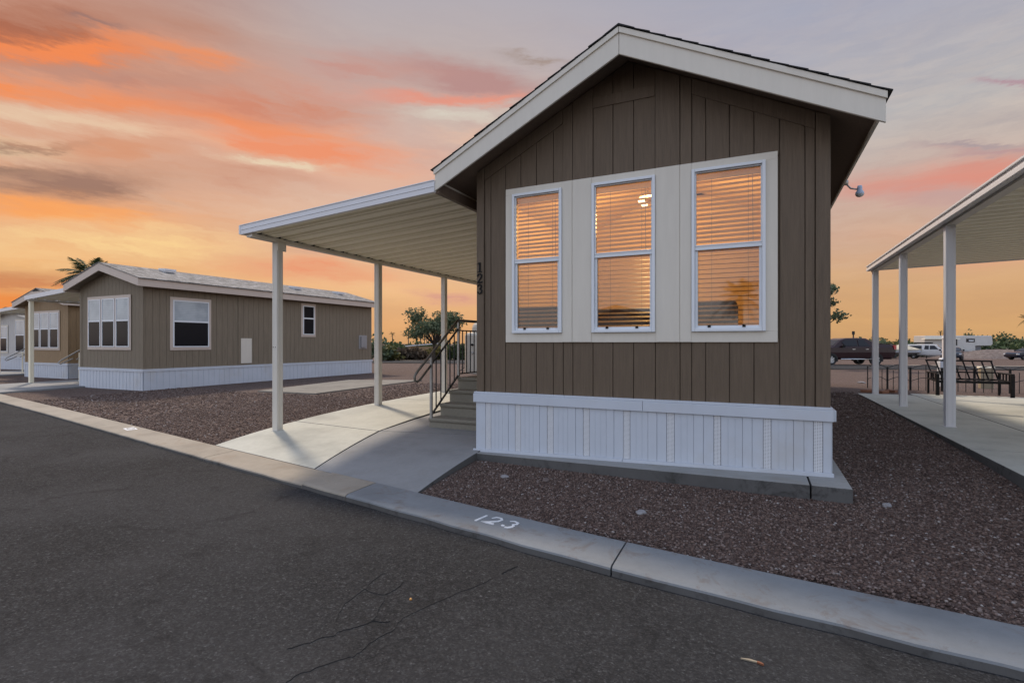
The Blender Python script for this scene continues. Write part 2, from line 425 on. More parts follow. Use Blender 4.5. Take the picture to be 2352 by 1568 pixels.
# perforated skirting vents: dark diamond holes
def perf_mat():
    m, t, b = new_mat('perforated vinyl')
    co = t.n('ShaderNodeTexCoord').outputs['Object']
    x, y, z = t.sep(co)[:3]
    k = 2*math.pi/.026
    a = t.math('SINE', t.math('MULTIPLY', t.math('ADD', x, z), k))
    c = t.math('SINE', t.math('MULTIPLY', t.math('SUBTRACT', x, z), k))
    hole = t.maprange(t.math('MULTIPLY', a, c), .42, .70)
    col = t.mix(hole, (.68, .70, .73, 1), (.03, .03, .035, 1))
    t.put(b.inputs['Base Color'], col); b.inputs['Roughness'].default_value = .5
    return m
M['perf'] = perf_mat()
def leafmat(name, c1, c2, c3):
    m, t, b = new_mat(name)
    g = t.n('ShaderNodeNewGeometry')
    c = t.ramp(g.outputs['Random Per Island'], [(0, c1), (.5, c2), (1, c3)])
    t.put(b.inputs['Base Color'], c); b.inputs['Roughness'].default_value = .7; b.inputs['Specular IOR Level'].default_value = .2
    tl = t.n('ShaderNodeBsdfTranslucent'); t.put(tl.inputs[0], c)
    mx = t.n('ShaderNodeMixShader'); mx.inputs[0].default_value = .3
    o = t.t.nodes['Material Output']
    t.put(mx.inputs[1], b.outputs[0]); t.put(mx.inputs[2], tl.outputs[0]); t.put(o.inputs[0], mx.outputs[0])
    return m
M['mesq'] = leafmat('grey green leaves', (.055, .08, .045, 1), (.105, .14, .08, 1), (.17, .20, .13, 1))
M['olive'] = leafmat('olive leaves', (.075, .08, .025, 1), (.13, .12, .04, 1), (.18, .165, .07, 1))
M['green'] = leafmat('dark green leaves', (.03, .05, .025, 1), (.06, .088, .04, 1), (.10, .135, .065, 1))
M['dry'] = leafmat('dry brush', (.06, .047, .037, 1), (.105, .084, .066, 1), (.16, .13, .10, 1))
M['palm'] = leafmat('palm leaves', (.02, .035, .018, 1), (.045, .07, .03, 1), (.09, .11, .05, 1))
M['ivory'] = paint('ivory vinyl tarpaulin', (.50, .44, .33), .6, .06, 2)

# ------------------------------------------------------------------ mesh building
def tag(o, label=None, cat=None, group=None, kind=None):
    if label: o['label'] = label
    if cat: o['category'] = cat
    if group: o['group'] = group
    if kind: o['kind'] = kind
    return o
def empty(name, loc, rz=0.0, label=None, cat=None, group=None):
    o = bpy.data.objects.new(name, None)
    o.empty_display_size = .2
    COL.objects.link(o)
    o.location = loc; o.rotation_euler = (0, 0, rz)
    return tag(o, label, cat, group)
class MB:
    def __init__(s): s.v = []; s.f = []; s.m = []
    def add(s, vs, fs, m=0):
        k = len(s.v); s.v += [tuple(v) for v in vs]
        for f in fs: s.f.append(tuple(i+k for i in f)); s.m.append(m)
        return s
    def box(s, x0, x1, y0, y1, z0, z1, m=0):
        vs = [(x, y, z) for x in (x0, x1) for y in (y0, y1) for z in (z0, z1)]
        return s.add(vs, [(0, 1, 3, 2), (4, 6, 7, 5), (0, 4, 5, 1), (2, 3, 7, 6), (0, 2, 6, 4), (1, 5, 7, 3)], m)
    def prism(s, poly, ax, a, b, m=0):
        P = {'x': lambda u, v, w: (w, u, v), 'y': lambda u, v, w: (u, w, v), 'z': lambda u, v, w: (u, v, w)}[ax]
        n = len(poly)
        vs = [P(u, v, a) for u, v in poly]+[P(u, v, b) for u, v in poly]
        fs = [tuple(range(n)), tuple(range(2*n-1, n-1, -1))]+[(i, i+n, (i+1) % n+n, (i+1) % n) for i in range(n)]
        return s.add(vs, fs, m)
    def bar(s, p, q, w, h=None, up=(0, 0, 1), m=0):
        """box section bar from p to q"""
        h = h or w; p, q = Vector(p), Vector(q); d = (q-p).normalized(); up = Vector(up)
        if abs(d.dot(up)) > .98: up = Vector((0, 1, 0))
        a = d.cross(up).normalized()*w/2; b = a.cross(d).normalized()*h/2
        vs = [p-a-b, p+a-b, p+a+b, p-a+b, q-a-b, q+a-b, q+a+b, q-a+b]
        return s.add(vs, [(3, 2, 1, 0), (4, 5, 6, 7), (0, 1, 5, 4), (1, 2, 6, 5), (2, 3, 7, 6), (3, 0, 4, 7)], m)
    def tube(s, pts, r, n=8, m=0, cap=True):
        pts = [Vector(p) for p in pts]
        rs = r if isinstance(r, (list, tuple)) else [r]*len(pts)
        k = len(s.v); prev = None
        for i, p in enumerate(pts):
            d = (pts[min(i+1, len(pts)-1)]-pts[max(i-1, 0)]).normalized()
            a = d.orthogonal().normalized() if prev is None else (prev-d*prev.dot(d)).normalized()
            prev = a; b = d.cross(a)
            for j in range(n):
                t = 2*math.pi*j/n
                s.v.append(tuple(p+(a*math.cos(t)+b*math.sin(t))*rs[i]))
        for i in range(len(pts)-1):
            for j in range(n):
                s.f.append((k+i*n+j, k+i*n+(j+1) % n, k+(i+1)*n+(j+1) % n, k+(i+1)*n+j)); s.m.append(m)
        if cap:
            s.f.append(tuple(k+j for j in range(n-1, -1, -1))); s.m.append(m)
            s.f.append(tuple(k+(len(pts)-1)*n+j for j in range(n))); s.m.append(m)
        return s
    def lathe(s, prof, c, n=24, ax='z', m=0):
        k = len(s.v)
        for r, h in prof:
            for j in range(n):
                t = 2*math.pi*j/n; u, w = r*math.cos(t), r*math.sin(t)
                s.v.append({'z': (c[0]+u, c[1]+w, c[2]+h), 'y': (c[0]+u, c[1]+h, c[2]+w), 'x': (c[0]+h, c[1]+u, c[2]+w)}[ax])
        for i in range(len(prof)-1):
            for j in range(n):
                s.f.append((k+i*n+j, k+i*n+(j+1) % n, k+(i+1)*n+(j+1) % n, k+(i+1)*n+j)); s.m.append(m)
        return s
    def ribbon(s, pts, w, frame, a, b, m=0):
        """flat stroke of width w along 2D pts, extruded from a to b; frame(u,v,t) gives 3D"""
        ws = w if isinstance(w, (list, tuple)) else [w]*len(pts)
        L, Rr = [], []
        for i, p in enumerate(pts):
            q0, q1 = pts[max(i-1, 0)], pts[min(i+1, len(pts)-1)]
            dx, dy = q1[0]-q0[0], q1[1]-q0[1]; l = math.hypot(dx, dy) or 1
            nx, ny = -dy/l*ws[i]/2, dx/l*ws[i]/2
            L.append((p[0]+nx, p[1]+ny)); Rr.append((p[0]-nx, p[1]-ny))
        n = len(pts)
        vs = [frame(*p, a) for p in L]+[frame(*p, a) for p in Rr]+[frame(*p, b) for p in L]+[frame(*p, b) for p in Rr]
        fs = []
        for i in range(n-1):
            fs += [(i, i+1, n+i+1, n+i), (2*n+i, 3*n+i, 3*n+i+1, 2*n+i+1), (i, 2*n+i, 2*n+i+1, i+1), (n+i, n+i+1, 3*n+i+1, 3*n+i)]
        fs += [(0, n, 3*n, 2*n), (n-1, 3*n-1, 4*n-1, 2*n-1)]
        return s.add(vs, fs, m)
    def side_mat(s, m):
        """give every upright face another material"""
        for i, f in enumerate(s.f):
            a, b, c = (Vector(s.v[k]) for k in f[:3])
            n = (b-a).cross(c-a)
            if n.length > 0 and abs(n.normalized().z) < .5: s.m[i] = m
        return s
    def build(s, name, mats, parent=None, bevel=0.0, smooth=False, local=False):
        if not isinstance(mats, (list, tuple)): mats = [mats]
        o_loc = Vector((0, 0, 0))
        if parent is not None and not local:
            p = parent
            while p is not None: o_loc += p.location; p = p.parent
        me = bpy.data.meshes.new(name)
        me.from_pydata([tuple(Vector(v)-o_loc) for v in s.v], [], s.f)
        for mm in mats: me.materials.append(mm)
        me.polygons.foreach_set('material_index', s.m)
        bm = bmesh.new(); bm.from_mesh(me)
        bmesh.ops.recalc_face_normals(bm, faces=bm.faces)
        bm.to_mesh(me); bm.free()
        if smooth:
            me.polygons.foreach_set('use_smooth', [True]*len(me.polygons))
        me.update()
        o = bpy.data.objects.new(name, me); COL.objects.link(o)
        if parent is not None: o.parent = parent
        if bevel:
            b = o.modifiers.new('bevel', 'BEVEL'); b.width = bevel; b.segments = 2; b.limit_method = 'ANGLE'; b.angle_limit = R(40)
        return o
def copy_thing(o, parent=None):
    c = o.copy(); COL.objects.link(c)
    if parent is not None: c.parent = parent
    for ch in list(o.children): copy_thing(ch, c)
    return c

# ------------------------------------------------------------------ terrain
CX_, CY_ = [-400, -90, -40, -17.7, -13.1, -6.69, -2.87, -.8, 1.19, 60, 400], [74, 19.2, 10.45, 6.56, 5.78, 4.63, 3.97, 3.60, 3.38, -2.4, -36]
def yc(x):                    # back edge of the curb
    return float(np.interp(x, CX_, CY_))
def ycs(x):
    return (yc(x-.7)+yc(x-.35)+yc(x)+yc(x+.35)+yc(x+.7))/5
AX, AV = [-60, -20, -14, -9, -6.5, -3, 0, 2, 9, 20, 40], [0, .03, .06, .13, .23, .17, .22, .31, .30, .1, 0]
def gz(x, y):
    d = y-ycs(x)
    r = math.hypot(x, y)
    far = -.0105*min(max(r-38, 0), 60)
    if d < -9.9: return .0+far
    if d < 0: return max(-.06, .07+d*.8)
    t = min(max((d-12)/10, 0), 1); t = t*t*(3-2*t)
    a = float(np.interp(x, AX, AV))*(1-math.exp(-d/2))*(1-t)
    return .07*(1-t)+.0*t+a+far
def ticks(a, b, dense0, dense1, step, growth=1.35):
    c = list(np.arange(dense0, dense1+1e-6, step))
    s, x = step, dense1
    while x < b: s *= growth; x += s; c.append(x)
    s, x = step, dense0
    while x > a: s *= growth; x -= s; c.insert(0, x)
    return c
xs, ys = ticks(-900, 900, -22, 8, .25), ticks(-300, 1200, 2.0, 16, .2)
vs = [(x, y, gz(x, y)) for y in ys for x in xs]
nx = len(xs)
fs = [(j*nx+i, j*nx+i+1, (j+1)*nx+i+1, (j+1)*nx+i) for j in range(len(ys)-1) for i in range(nx-1)]
tag(MB().add(vs, fs).build('ground', M['gravel'], smooth=True), kind='structure')

# road sheet with a broken asphalt edge, cracks as narrow ribbons
CW = .43
def road_z(x, y): return .035
rx = ticks(-380, 380, -30, 6, .12, 1.4)
rows = [.06, .02, -.03, -.2, -.8, -2, -4, -9.3]
rm = MB()
vs = []
for k, dy in enumerate(rows):
    for x in rx:
        j = .016*math.sin(x*9.1+k)+.010*math.sin(x*23.7) if k < 2 else 0
        vs.append((x, ycs(x)-CW+dy+j, .035 if k > 0 else .045))
n = len(rx)
rm.add(vs, [(k*n+i, k*n+i+1, (k+1)*n+i+1, (k+1)*n+i) for k in range(len(rows)-1) for i in range(n-1)], 0)
CR = [[(-1.835, 1.585), (-1.827, 1.646), (-1.802, 1.701), (-1.751, 1.793), (-1.71, 1.848), (-1.703, 1.887), (-1.712, 1.965), (-1.69, 2.042), (-1.675, 2.111), (-1.698, 2.173), (-1.71, 2.213), (-1.687, 2.255), (-1.661, 2.373), (-1.618, 2.489), (-1.579, 2.608), (-1.524, 2.712), (-1.498, 2.806), (-1.488, 2.842)],
      [(-2.036, 1.759), (-1.999, 1.809), (-1.973, 1.853), (-1.964, 1.898), (-1.921, 1.938), (-1.915, 1.976), (-1.971, 2.013), (-2.018, 2.051), (-2.049, 2.114), (-2.1, 2.215), (-2.106, 2.31), (-2.105, 2.386), (-2.14, 2.469), (-2.157, 2.566), (-2.136, 2.608)],
      [(-1.915, 1.976), (-1.871, 2.032), (-1.837, 2.13), (-1.849, 2.178), (-1.884, 2.242), (-1.917, 2.328), (-1.96, 2.38), (-1.944, 2.463), (-1.961, 2.564)],
      [(-2.099, 2.379), (-2.015, 2.372), (-1.96, 2.38)], [(-1.837, 2.13), (-1.768, 2.147), (-1.746, 2.165)], [(-1.467, 2.917), (-1.445, 2.994), (-1.418, 3.064)]]
for k, c in enumerate(CR):
    P = []
    wl = 0.0
    for i in range(len(c)-1):
        for t in np.linspace(0, 1, 7)[:-1]:
            wl = wl*.7+random.uniform(-.0045, .0045)
            P.append((c[i][0]*(1-t)+c[i+1][0]*t+wl, c[i][1]*(1-t)+c[i+1][1]*t+random.uniform(-.004, .004)))
    P.append(c[-1])
    ws = [(.0042 if k < 3 else .0030)*random.uniform(.3, 1.6)*(1-.75*abs(2*i/len(P)-1)**3) for i in range(len(P))]; ws[0] = ws[-1] = .0006
    rm.ribbon(P, ws, lambda u, v, t: (u, v, t), .030, .0385+.0004*k, 1)
tag(rm.build('road', [M['asphalt'], M['asph_crack']]), kind='structure')

# curb: separate cast lengths with open joints
joints = [-95, -60, -45, -33, -26, -20, -14, -10.2, -6.2, -4.15, -3.45, -.83, 3.4, 8, 14, 22, 40]
cm = MB()
for a, b in zip(joints[:-1], joints[1:]):
    a, b = a+.006, b-.006
    n = max(2, int((b-a)/.3))
    X = [a+(b-a)*i/n for i in range(n+1)]
    prof = [(0, -.1), (0, .100), (.02, .104), (.22, .100), (.40, .094), (.425, .085), (.430, .073), (.432, -.1)]
    mi = 1 if b < -3.4 else 0
    vs = []
    for x in X:
        w = .006*math.sin(x*11)+.004*math.sin(x*29)
        for q, (dy, z) in enumerate(prof): vs.append((x, ycs(x)-dy-(w if 3 < q < 7 else 0), z-(.012 if b < -4 else 0)*(1 if z > 0 else 0)))
    m_ = len(prof)
    fs = [(i*m_+j, (i+1)*m_+j, (i+1)*m_+(j+1) % m_, i*m_+(j+1) % m_) for i in range(n) for j in range(m_)]
    fs += [tuple(range(m_)), tuple(n*m_+j for j in range(m_-1, -1, -1))]
    cm.add(vs, fs, mi)
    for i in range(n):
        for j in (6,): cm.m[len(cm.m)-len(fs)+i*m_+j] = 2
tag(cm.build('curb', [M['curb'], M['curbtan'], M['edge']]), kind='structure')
# hand painted number on the curb
pm = MB()
fr = lambda u, v, t: (u, v, t)
for pts, w in [([(-1.979, 3.679), (-1.992, 3.61), (-2.006, 3.535)], .020),
               ([(-1.912, 3.637), (-1.889, 3.672), (-1.845, 3.668), (-1.822, 3.637), (-1.836, 3.596), (-1.90, 3.552), (-1.952, 3.540), (-1.905, 3.536), (-1.84, 3.529)], [.010, .02, .02, .022, .022, .02, .02, .018, .016]),
               ([(-1.752, 3.636), (-1.715, 3.648), (-1.678, 3.628), (-1.676, 3.598), (-1.70, 3.576), (-1.682, 3.556), (-1.686, 3.532), (-1.71, 3.507), (-1.735, 3.507)], [.012, .018, .022, .022, .018, .022, .024, .022, .016]),
               ([(-1.776, 3.538), (-1.762, 3.531), (-1.747, 3.524)], [.016, .024, .014])]:
    pm.ribbon(pts, w, fr, .098, .1045)
tag(pm.build('painted_number', M['white_paint']), 'hand painted white house number 123 on top of the grey curb', 'painted number')
pm = MB()
pm.prism([(-9.47, 4.90), (-9.46, 5.06), (-9.18, 4.97), (-9.22, 4.83)], 'z', .07, .0915, 0)
ring = [(-9.33+.075*math.cos(t), 4.945+.045*math.sin(t)) for t in np.linspace(0, 2*math.pi, 17)]
pm.ribbon(ring, .014, fr, .085, .095, 1)
tag(pm.build('painted_patch', [M['white_paint'], M['mat']]), 'faded white painted square with a round mark on the tan curb', 'painted mark')

# slabs
def slab(name, poly, top, thick, mat, nsub=8, bevel=.006):
    """sloped slab: poly is a quad in plan, top(x,y) its height"""
    (ax, ay), (bx, by), (cx, cy), (dx, dy) = poly
    P = []
    for j in range(nsub+1):
        v = j/nsub
        for i in range(nsub+1):
            u = i/nsub
            x = (ax*(1-u)+bx*u)*(1-v)+(dx*(1-u)+cx*u)*v
            y = (ay*(1-u)+by*u)*(1-v)+(dy*(1-u)+cy*u)*v
            P.append((x, y))
    n = nsub+1
    mb = MB()
    vs = [(x, y, top(x, y)) for x, y in P]+[(x, y, top(x, y)-thick) for x, y in P]
    N = n*n
    fs = []
    for j in range(nsub):
        for i in range(nsub):
            q = (j*n+i, j*n+i+1, (j+1)*n+i+1, (j+1)*n+i)
            fs += [q, tuple(N+k for k in reversed(q))]
    for i in range(nsub):
        for a, b in ((i, i+1), (nsub*n+i, nsub*n+i+1), (i*n, (i+1)*n), (i*n+nsub, (i+1)*n+nsub)):
            fs.append((a, b, N+b, N+a))
    return mb.add(vs, fs)
def merge(*mbs):
    r = MB()
    for m in mbs:
        k = len(r.v); r.v += m.v; r.f += [tuple(i+k for i in f) for f in m.f]; r.m += m.m
    return r
def dtop(x, y):
    d = max(y-ycs(x), 0)
    return .088+.30*(1-math.exp(-d/1.8))
g = .006
tag(merge(slab('a', [(-6.78, yc(-6.78)+.012), (-4.50, yc(-4.5)+.012), (-4.86, 5.77), (-6.72, 5.97)], dtop, .16, None),
          slab('b', [(-6.72, 5.985), (-4.86, 5.785), (-5.05, 8.6), (-6.72, 8.6)], dtop, .16, None),
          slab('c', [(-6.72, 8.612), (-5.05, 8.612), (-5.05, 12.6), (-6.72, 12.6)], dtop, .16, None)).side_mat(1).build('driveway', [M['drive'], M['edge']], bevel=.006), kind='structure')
wt_ = lambda x, y: dtop(x, y)-.004
tag(merge(slab('a', [(-4.488, yc(-4.48)+.012), (-2.90, yc(-2.9)+.012), (-2.96, 6.02), (-4.842, 5.79)], wt_, .16, None),
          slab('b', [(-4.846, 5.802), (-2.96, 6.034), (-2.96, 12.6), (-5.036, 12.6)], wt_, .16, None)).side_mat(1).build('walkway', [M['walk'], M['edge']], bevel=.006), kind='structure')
ptop = lambda x, y: .225+(x+3.0)*.0262
tag(merge(slab('a', [(-2.95, 5.20), (.40, 4.955), (.40, 7.0), (-2.95, 7.0)], ptop, .17, None),
          slab('b', [(.412, 4.954), (.70, 4.93), (.70, 7.0), (.412, 7.0)], ptop, .17, None),
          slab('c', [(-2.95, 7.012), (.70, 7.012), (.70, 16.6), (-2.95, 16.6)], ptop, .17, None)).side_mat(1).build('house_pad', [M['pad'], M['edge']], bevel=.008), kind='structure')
rtop = lambda x, y: .40
tag(merge(*[slab('a', [(2.0, y0), (3.0, y0), (3.0, y1), (2.0, y1)], rtop, .22, None, 2) for y0, y1 in ((3.4, 6.9), (6.912, 10.4), (10.412, 13.5))],
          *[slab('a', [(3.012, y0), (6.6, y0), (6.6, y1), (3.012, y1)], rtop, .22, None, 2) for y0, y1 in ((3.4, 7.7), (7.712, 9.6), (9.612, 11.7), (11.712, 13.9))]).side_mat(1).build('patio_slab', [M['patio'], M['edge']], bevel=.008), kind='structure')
mt = lambda x, y: gz(x, y)+.035
tag(slab('a', [(-12.6, 9.9), (-10.3, 9.8), (-10.6, 14.9), (-13.4, 14.3)], mt, .06, None, 8).build('old_slab', M['mat'], bevel=.004), kind='structure')
# neighbour slabs
nt = lambda x, y: gz(x, y)+.045
tag(slab('a', [(-23.0, yc(-23)+.02), (-19.3, yc(-19.3)+.02), (-19.45, 16), (-23.1, 16)], nt, .1, None, 8).build('neighbour_driveway', M['walk']), kind='structure')
tag(slab('a', [(-33.5, yc(-33)+.02), (-29.3, yc(-29)+.02), (-29.5, 17), (-33.5, 17)], nt, .1, None, 8).build('far_driveway', M['walk']), kind='structure')
# cross road in the distance, pale verge line along it
def strip(pts, o0, o1, dz, n=8):
    P = []
    for i in range(len(pts)-1):
        for k in range(n): P.append(Vector(pts[i]).lerp(Vector(pts[i+1]), k/n))
    P.append(Vector(pts[-1]))
    vs = []
    for i, p in enumerate(P):
        d = (P[min(i+3, len(P)-1)]-P[max(i-3, 0)]).normalized(); s_ = Vector((-d.y, d.x))
        for k in range(4):
            e = p+s_*(o0+(o1-o0)*k/3); vs.append((e.x, e.y, gz(e.x, e.y)+dz))
    n_ = len(P)
    return MB().add(vs, [(i*4+k, (i+1)*4+k, (i+1)*4+k+1, i*4+k+1) for i in range(n_-1) for k in range(3)])
XR = [(-110, -4), (-60, 14), (-27, 31), (-12, 33.2), (4, 34.3), (13.5, 38.2), (60, 58), (120, 82)]
tag(strip(XR, 0, 7, .03).build('cross_road', M['asphalt']), kind='structure')
tag(strip(XR, 7.05, 7.9, .04).build('verge', M['curbtan']), kind='structure')

# ------------------------------------------------------------------ the brown park home
HX, HY = -1.209, 5.34                 # centre line, front wall plane
XL, XR_ = -3.006, .592
home = empty('manufactured_home', (HX, HY, .25), 0, 'dark brown gabled manufactured home with three lit windows, cream trim and white skirting', 'house')
SL = .505
def soff(x, base=4.425): return base-SL*abs(x-HX)
TZ0, TZ1, TX0, TX1 = 1.51, 3.27, -2.62, .172
# siding boards with real grooves
G = [XL, -2.905, -2.822, -2.63, -2.436, -2.244, -2.04, -1.923, -1.812, -1.586, -1.37, -1.153, -.932, -.692, -.582, -.452, -.238, -.026, .188, .392, .472, XR_]
sb = MB()
for a, b in zip(G[:-1], G[1:]):
    a2, b2 = a+.0035, b-.0035
    front = HY-(.018 if (a == XL or b == XR_) else 0)          # corner boards stand proud
    def col(z0, z1=None):
        top = [(b2, soff(b2)), (a2, soff(a2))] if z1 is None else [(b2, z1), (a2, z1)]
        if z1 is None and a2 < HX < b2: top = [(b2, soff(b2)), (HX, soff(HX)), (a2, soff(a2))]
        sb.prism([(a2, z0), (b2, z0)]+top, 'y', front, HY+.02)
    if b <= TX0+.02 or a >= TX1-.02: col(.86)
    else: col(.86, TZ0+.03); col(TZ1-.03)
# backing and the other three walls, grooved every 20 cm
BY = 16.3
for (z0, z1, x0, x1) in ((.86, TZ0+.06, XL+.005, XR_-.005), (TZ0+.06, TZ1-.06, XL+.005, TX0+.03), (TZ0+.06, TZ1-.06, TX1-.03, XR_-.005)):
    sb.box(x0, x1, HY+.021, HY+.05, z0, z1)
sb.prism([(XL+.005, TZ1-.06), (XR_-.005, TZ1-.06), (XR_-.005, soff(XR_)-.01), (HX, soff(HX)-.01), (XL+.005, soff(XL)-.01)], 'y', HY+.021, HY+.05)
y = HY+.051
while y < BY-.2:
    for sx in (XL, XR_):
        sb.box(sx-.02 if sx < HX else sx-.01, sx+.01 if sx < HX else sx, y+.003, y+.197, .86, soff(XL)-.005)
    y += .2
sb.box(XL+.012, XL+.04, HY+.05, BY, .86, 3.4); sb.box(XR_-.04, XR_-.012, HY+.05, BY, .86, 3.4)
sb.prism([(XL, .86), (XR_, .86), (XR_, soff(XR_)), (HX, soff(HX)), (XL, soff(XL))], 'y', BY-.05, BY)
wall = sb.build('wall', M['brown'], home, bevel=.003)
# battens and frieze boards
tb = MB()
tb.box(-1.583, -.936, HY-.012, HY-.001, 4.008, 4.125)
tb.prism([(-1.586, TZ1+.001), (-1.586, soff(-1.586)-.002), (-1.809, soff(-1.809)-.002), (-1.809, TZ1+.001)], 'y', HY-.013, HY-.001)
tb.prism([(-1.815, TZ1+.001), (-1.815, soff(-1.815)-.002), (-1.926, soff(-1.926)-.002), (-1.926, TZ1+.001)], 'y', HY-.008, HY-.001)
tb.prism([(-.932, TZ1+.001), (-.932, soff(-.932)-.002), (-.695, soff(-.695)-.002), (-.695, TZ1+.001)], 'y', HY-.013, HY-.001)
tb.prism([(-.689, TZ1+.001), (-.689, soff(-.689)-.002), (-.584, soff(-.584)-.002), (-.584, TZ1+.001)], 'y', HY-.008, HY-.001)
for a, b in ((-2.90, -1.930), (-.580, .47)):
    tb.prism([(a, soff(a)-.155), (b, soff(b)-.155), (b, soff(b)-.001), (a, soff(a)-.001)], 'y', HY-.016, HY-.001)
tb.build('trim_board', M['brown'], home, bevel=.003)
# cream window surround, cut round the three openings
WN = [(-2.530, -1.930), (-1.592, -.930), (-.580, .073)]
WZ0, WZ1 = 1.613, 3.20
sm = MB()
xs_ = [TX0]+[v for w in WN for v in w]+[TX1]
for i in range(0, len(xs_)-1, 2): sm.box(xs_[i]-(0 if i == 0 else .012), xs_[i+1]+(0 if i == 6 else .012), HY-.018, HY+.05, WZ0-.001, WZ1+.001)
sm.box(TX0, TX1, HY-.018, HY+.05, TZ0, WZ0-.0012); sm.box(TX0, TX1, HY-.018, HY+.05, WZ1+.0012, TZ1)
for a, b in ((-1.926, -1.815), (-1.809, -1.598), (-.924, -.695), (-.689, -.586)):
    sm.box(a, b, HY-.026, HY-.0182, TZ0+.002, TZ1-.002)
sm.build('window_surround', M['cream'], home, bevel=.002)
# windows: frame, two sashes, panes, blind slats, cords, screen
def home_window(x0, x1):
    f = MB(); y0, y1 = HY-.045, HY+.045
    t = .030
    f.box(x0, x0+t, y0, y1, WZ0, WZ1); f.box(x1-t, x1, y0, y1, WZ0, WZ1)
    f.box(x0+t, x1-t, y0, y1, WZ1-t, WZ1); f.box(x0+t, x1-t, y0-.004, y1, WZ0, WZ0+t)
    fr_ = f.build('window', M['frame'], home, bevel=.004)
    mz = 2.405
    s = MB()
    a, b = x0+t, x1-t
    s.box(a, b, HY-.028, HY+.03, mz, mz+.050)                       # meeting rail
    s.box(a, b, HY-.034, HY-.0285, mz+.036, mz+.048)
    q = .012
    s.box(a, a+q, HY-.02, HY+.02, mz+.05, WZ1-t); s.box(b-q, b, HY-.02, HY+.02, mz+.05, WZ1-t); s.box(a+q, b-q, HY-.02, HY+.02, WZ1-t-q, WZ1-t)
    q = .026
    s.box(a, a+q, HY-.012, HY+.03, WZ0+t, mz); s.box(b-q, b, HY-.012, HY+.03, WZ0+t, mz); s.box(a+q, b-q, HY-.012, HY+.03, WZ0+t, WZ0+t+.028)
    s.build('sash', M['frame'], fr_, bevel=.003)
    for k in (.22, .74):
        cx = a+(b-a)*k; MB().box(cx-.014, cx+.014, HY-.020, HY-.0125, WZ0+t+.010, WZ0+t+.034).build('latch', M['black'], fr_)
    MB().box(a+.004, b-.004, HY+.004, HY+.009, mz+.05, WZ1-t-.004).build('pane', M['glass'], fr_)
    MB().box(a+.01, b-.01, HY+.012, HY+.017, WZ0+t+.01, mz).build('pane', M['glass_low'], fr_)
    sc = MB(); sc.add([(a+.02, HY-.002, WZ0+t+.02), (b-.02, HY-.002, WZ0+t+.02), (b-.02, HY-.002, mz), (a+.02, HY-.002, mz)], [(0, 1, 2, 3)])
    sc.build('insect_screen', M['screen'], fr_)
    bl = MB(); yb = HY+.085
    bl.add([(a-.01, yb-.03, WZ1-.095), (b+.01, yb-.03, WZ1-.095), (b+.01, yb-.03, WZ1-.02), (a-.01, yb-.03, WZ1-.02)], [(0, 1, 2, 3)])   # valance
    z = WZ1-.105; k = 0
    while z > WZ0+.045:
        lo = z < mz
        th = R(44 if not lo else 20)+random.uniform(-.03, .03)
        c, s2 = math.cos(th)*.0245, math.sin(th)*.0245
        dz = random.uniform(-.002, .002); sag = random.uniform(-.002, .002)
        P = []
        for x, e in ((a-.006, -sag), (b+.006, sag)):
            for u, bow in ((-1, 0), (-.33, .002), (.33, .002), (1, 0)):
                P.append((x, yb+u*c, z+dz+e-u*s2*-1+bow-0))
        bl.add(P, [(0, 1, 5, 4), (1, 2, 6, 5), (2, 3, 7, 6)])
        z -= .0455; k += 1
    bl.box(a-.004, b+.004, yb-.024, yb+.024, WZ0+.012, WZ0+.030)
    bl.build('blind', M['slat'], fr_)
    cd = MB()
    for k in (.25, .80): cd.tube([(a+(b-a)*k, yb-.032, WZ1-.09), (a+(b-a)*k, yb-.032, WZ0+.02)], .0016, 5)
    cd.tube([(a+(b-a)*.86, yb-.036, WZ1-.09), (a+(b-a)*.87, yb-.036, WZ1-.75)], .0022, 5)
    cd.build('cord', M['railgrip'], fr_)
for w in WN: home_window(*w)
# the lit room behind the blinds
rm_ = MB()
rm_.box(XL+.06, XR_-.06, HY+3.6, HY+3.66, .95, 3.9)
rm_.box(XL+.045, XL+.058, HY+.06, HY+3.6, .95, 3.35); rm_.box(XR_-.058, XR_-.045, HY+.06, HY+3.6, .95, 3.35)
rm_.prism([(XL+.06, 3.33), (HX, 4.15), (XR_-.06, 3.33), (XR_-.06, 3.36), (HX, 4.18), (XL+.06, 3.36)], 'y', HY+.06, HY+3.66)
rm_.box(XL+.06, XR_-.06, HY+.06, HY+3.66, .90, .95)
rm_.box(XL+.06, TX0+.02, HY+.052, HY+.058, .95, 3.3); rm_.box(TX1-.02, XR_-.06, HY+.052, HY+.058, .95, 3.3)
rm_.build('room', M['room'], home)
sf = MB(); SO = paint('dark sofa cloth', (.060, .038, .024), .9, .2, 6)  # invented furniture, added to dim the room behind the lower panes
sf.box(-2.75, -.15, HY+.55, HY+1.30, .95, 1.42)
for k in range(3): sf.box(-2.72+k*.86, -1.90+k*.86, HY+.42, HY+.66, 1.30, 1.95-.05*(k % 2))
sf.box(-.14, .05, HY+.5, HY+1.3, .95, 1.66)
tag(sf.build('dimming_block', SO, bevel=.06), 'dark furniture block added low in the room to dim the lower lit panes', 'dimming_block')
cl = MB(); lx, ly, lz = -1.33, HY+1.7, 3.42
cl.tube([(lx, ly, 4.0), (lx, ly, lz+.08)], .012, 8)
cl.lathe([(0, .10), (.09, .09), (.11, .05), (.02, .03), (0, .03)], (lx, ly, lz), 18)
cl_o = cl.build('ceiling_lamp', M['steel'], home)
for k in range(3):
    t = k*2.1; MB().lathe([(0, -.045), (.03, -.034), (.045, 0), (.03, .034), (0, .045)], (lx+.13*math.cos(t), ly+.13*math.sin(t), lz-.02), 12).build('bulb', M['bulb'], cl_o, smooth=True)
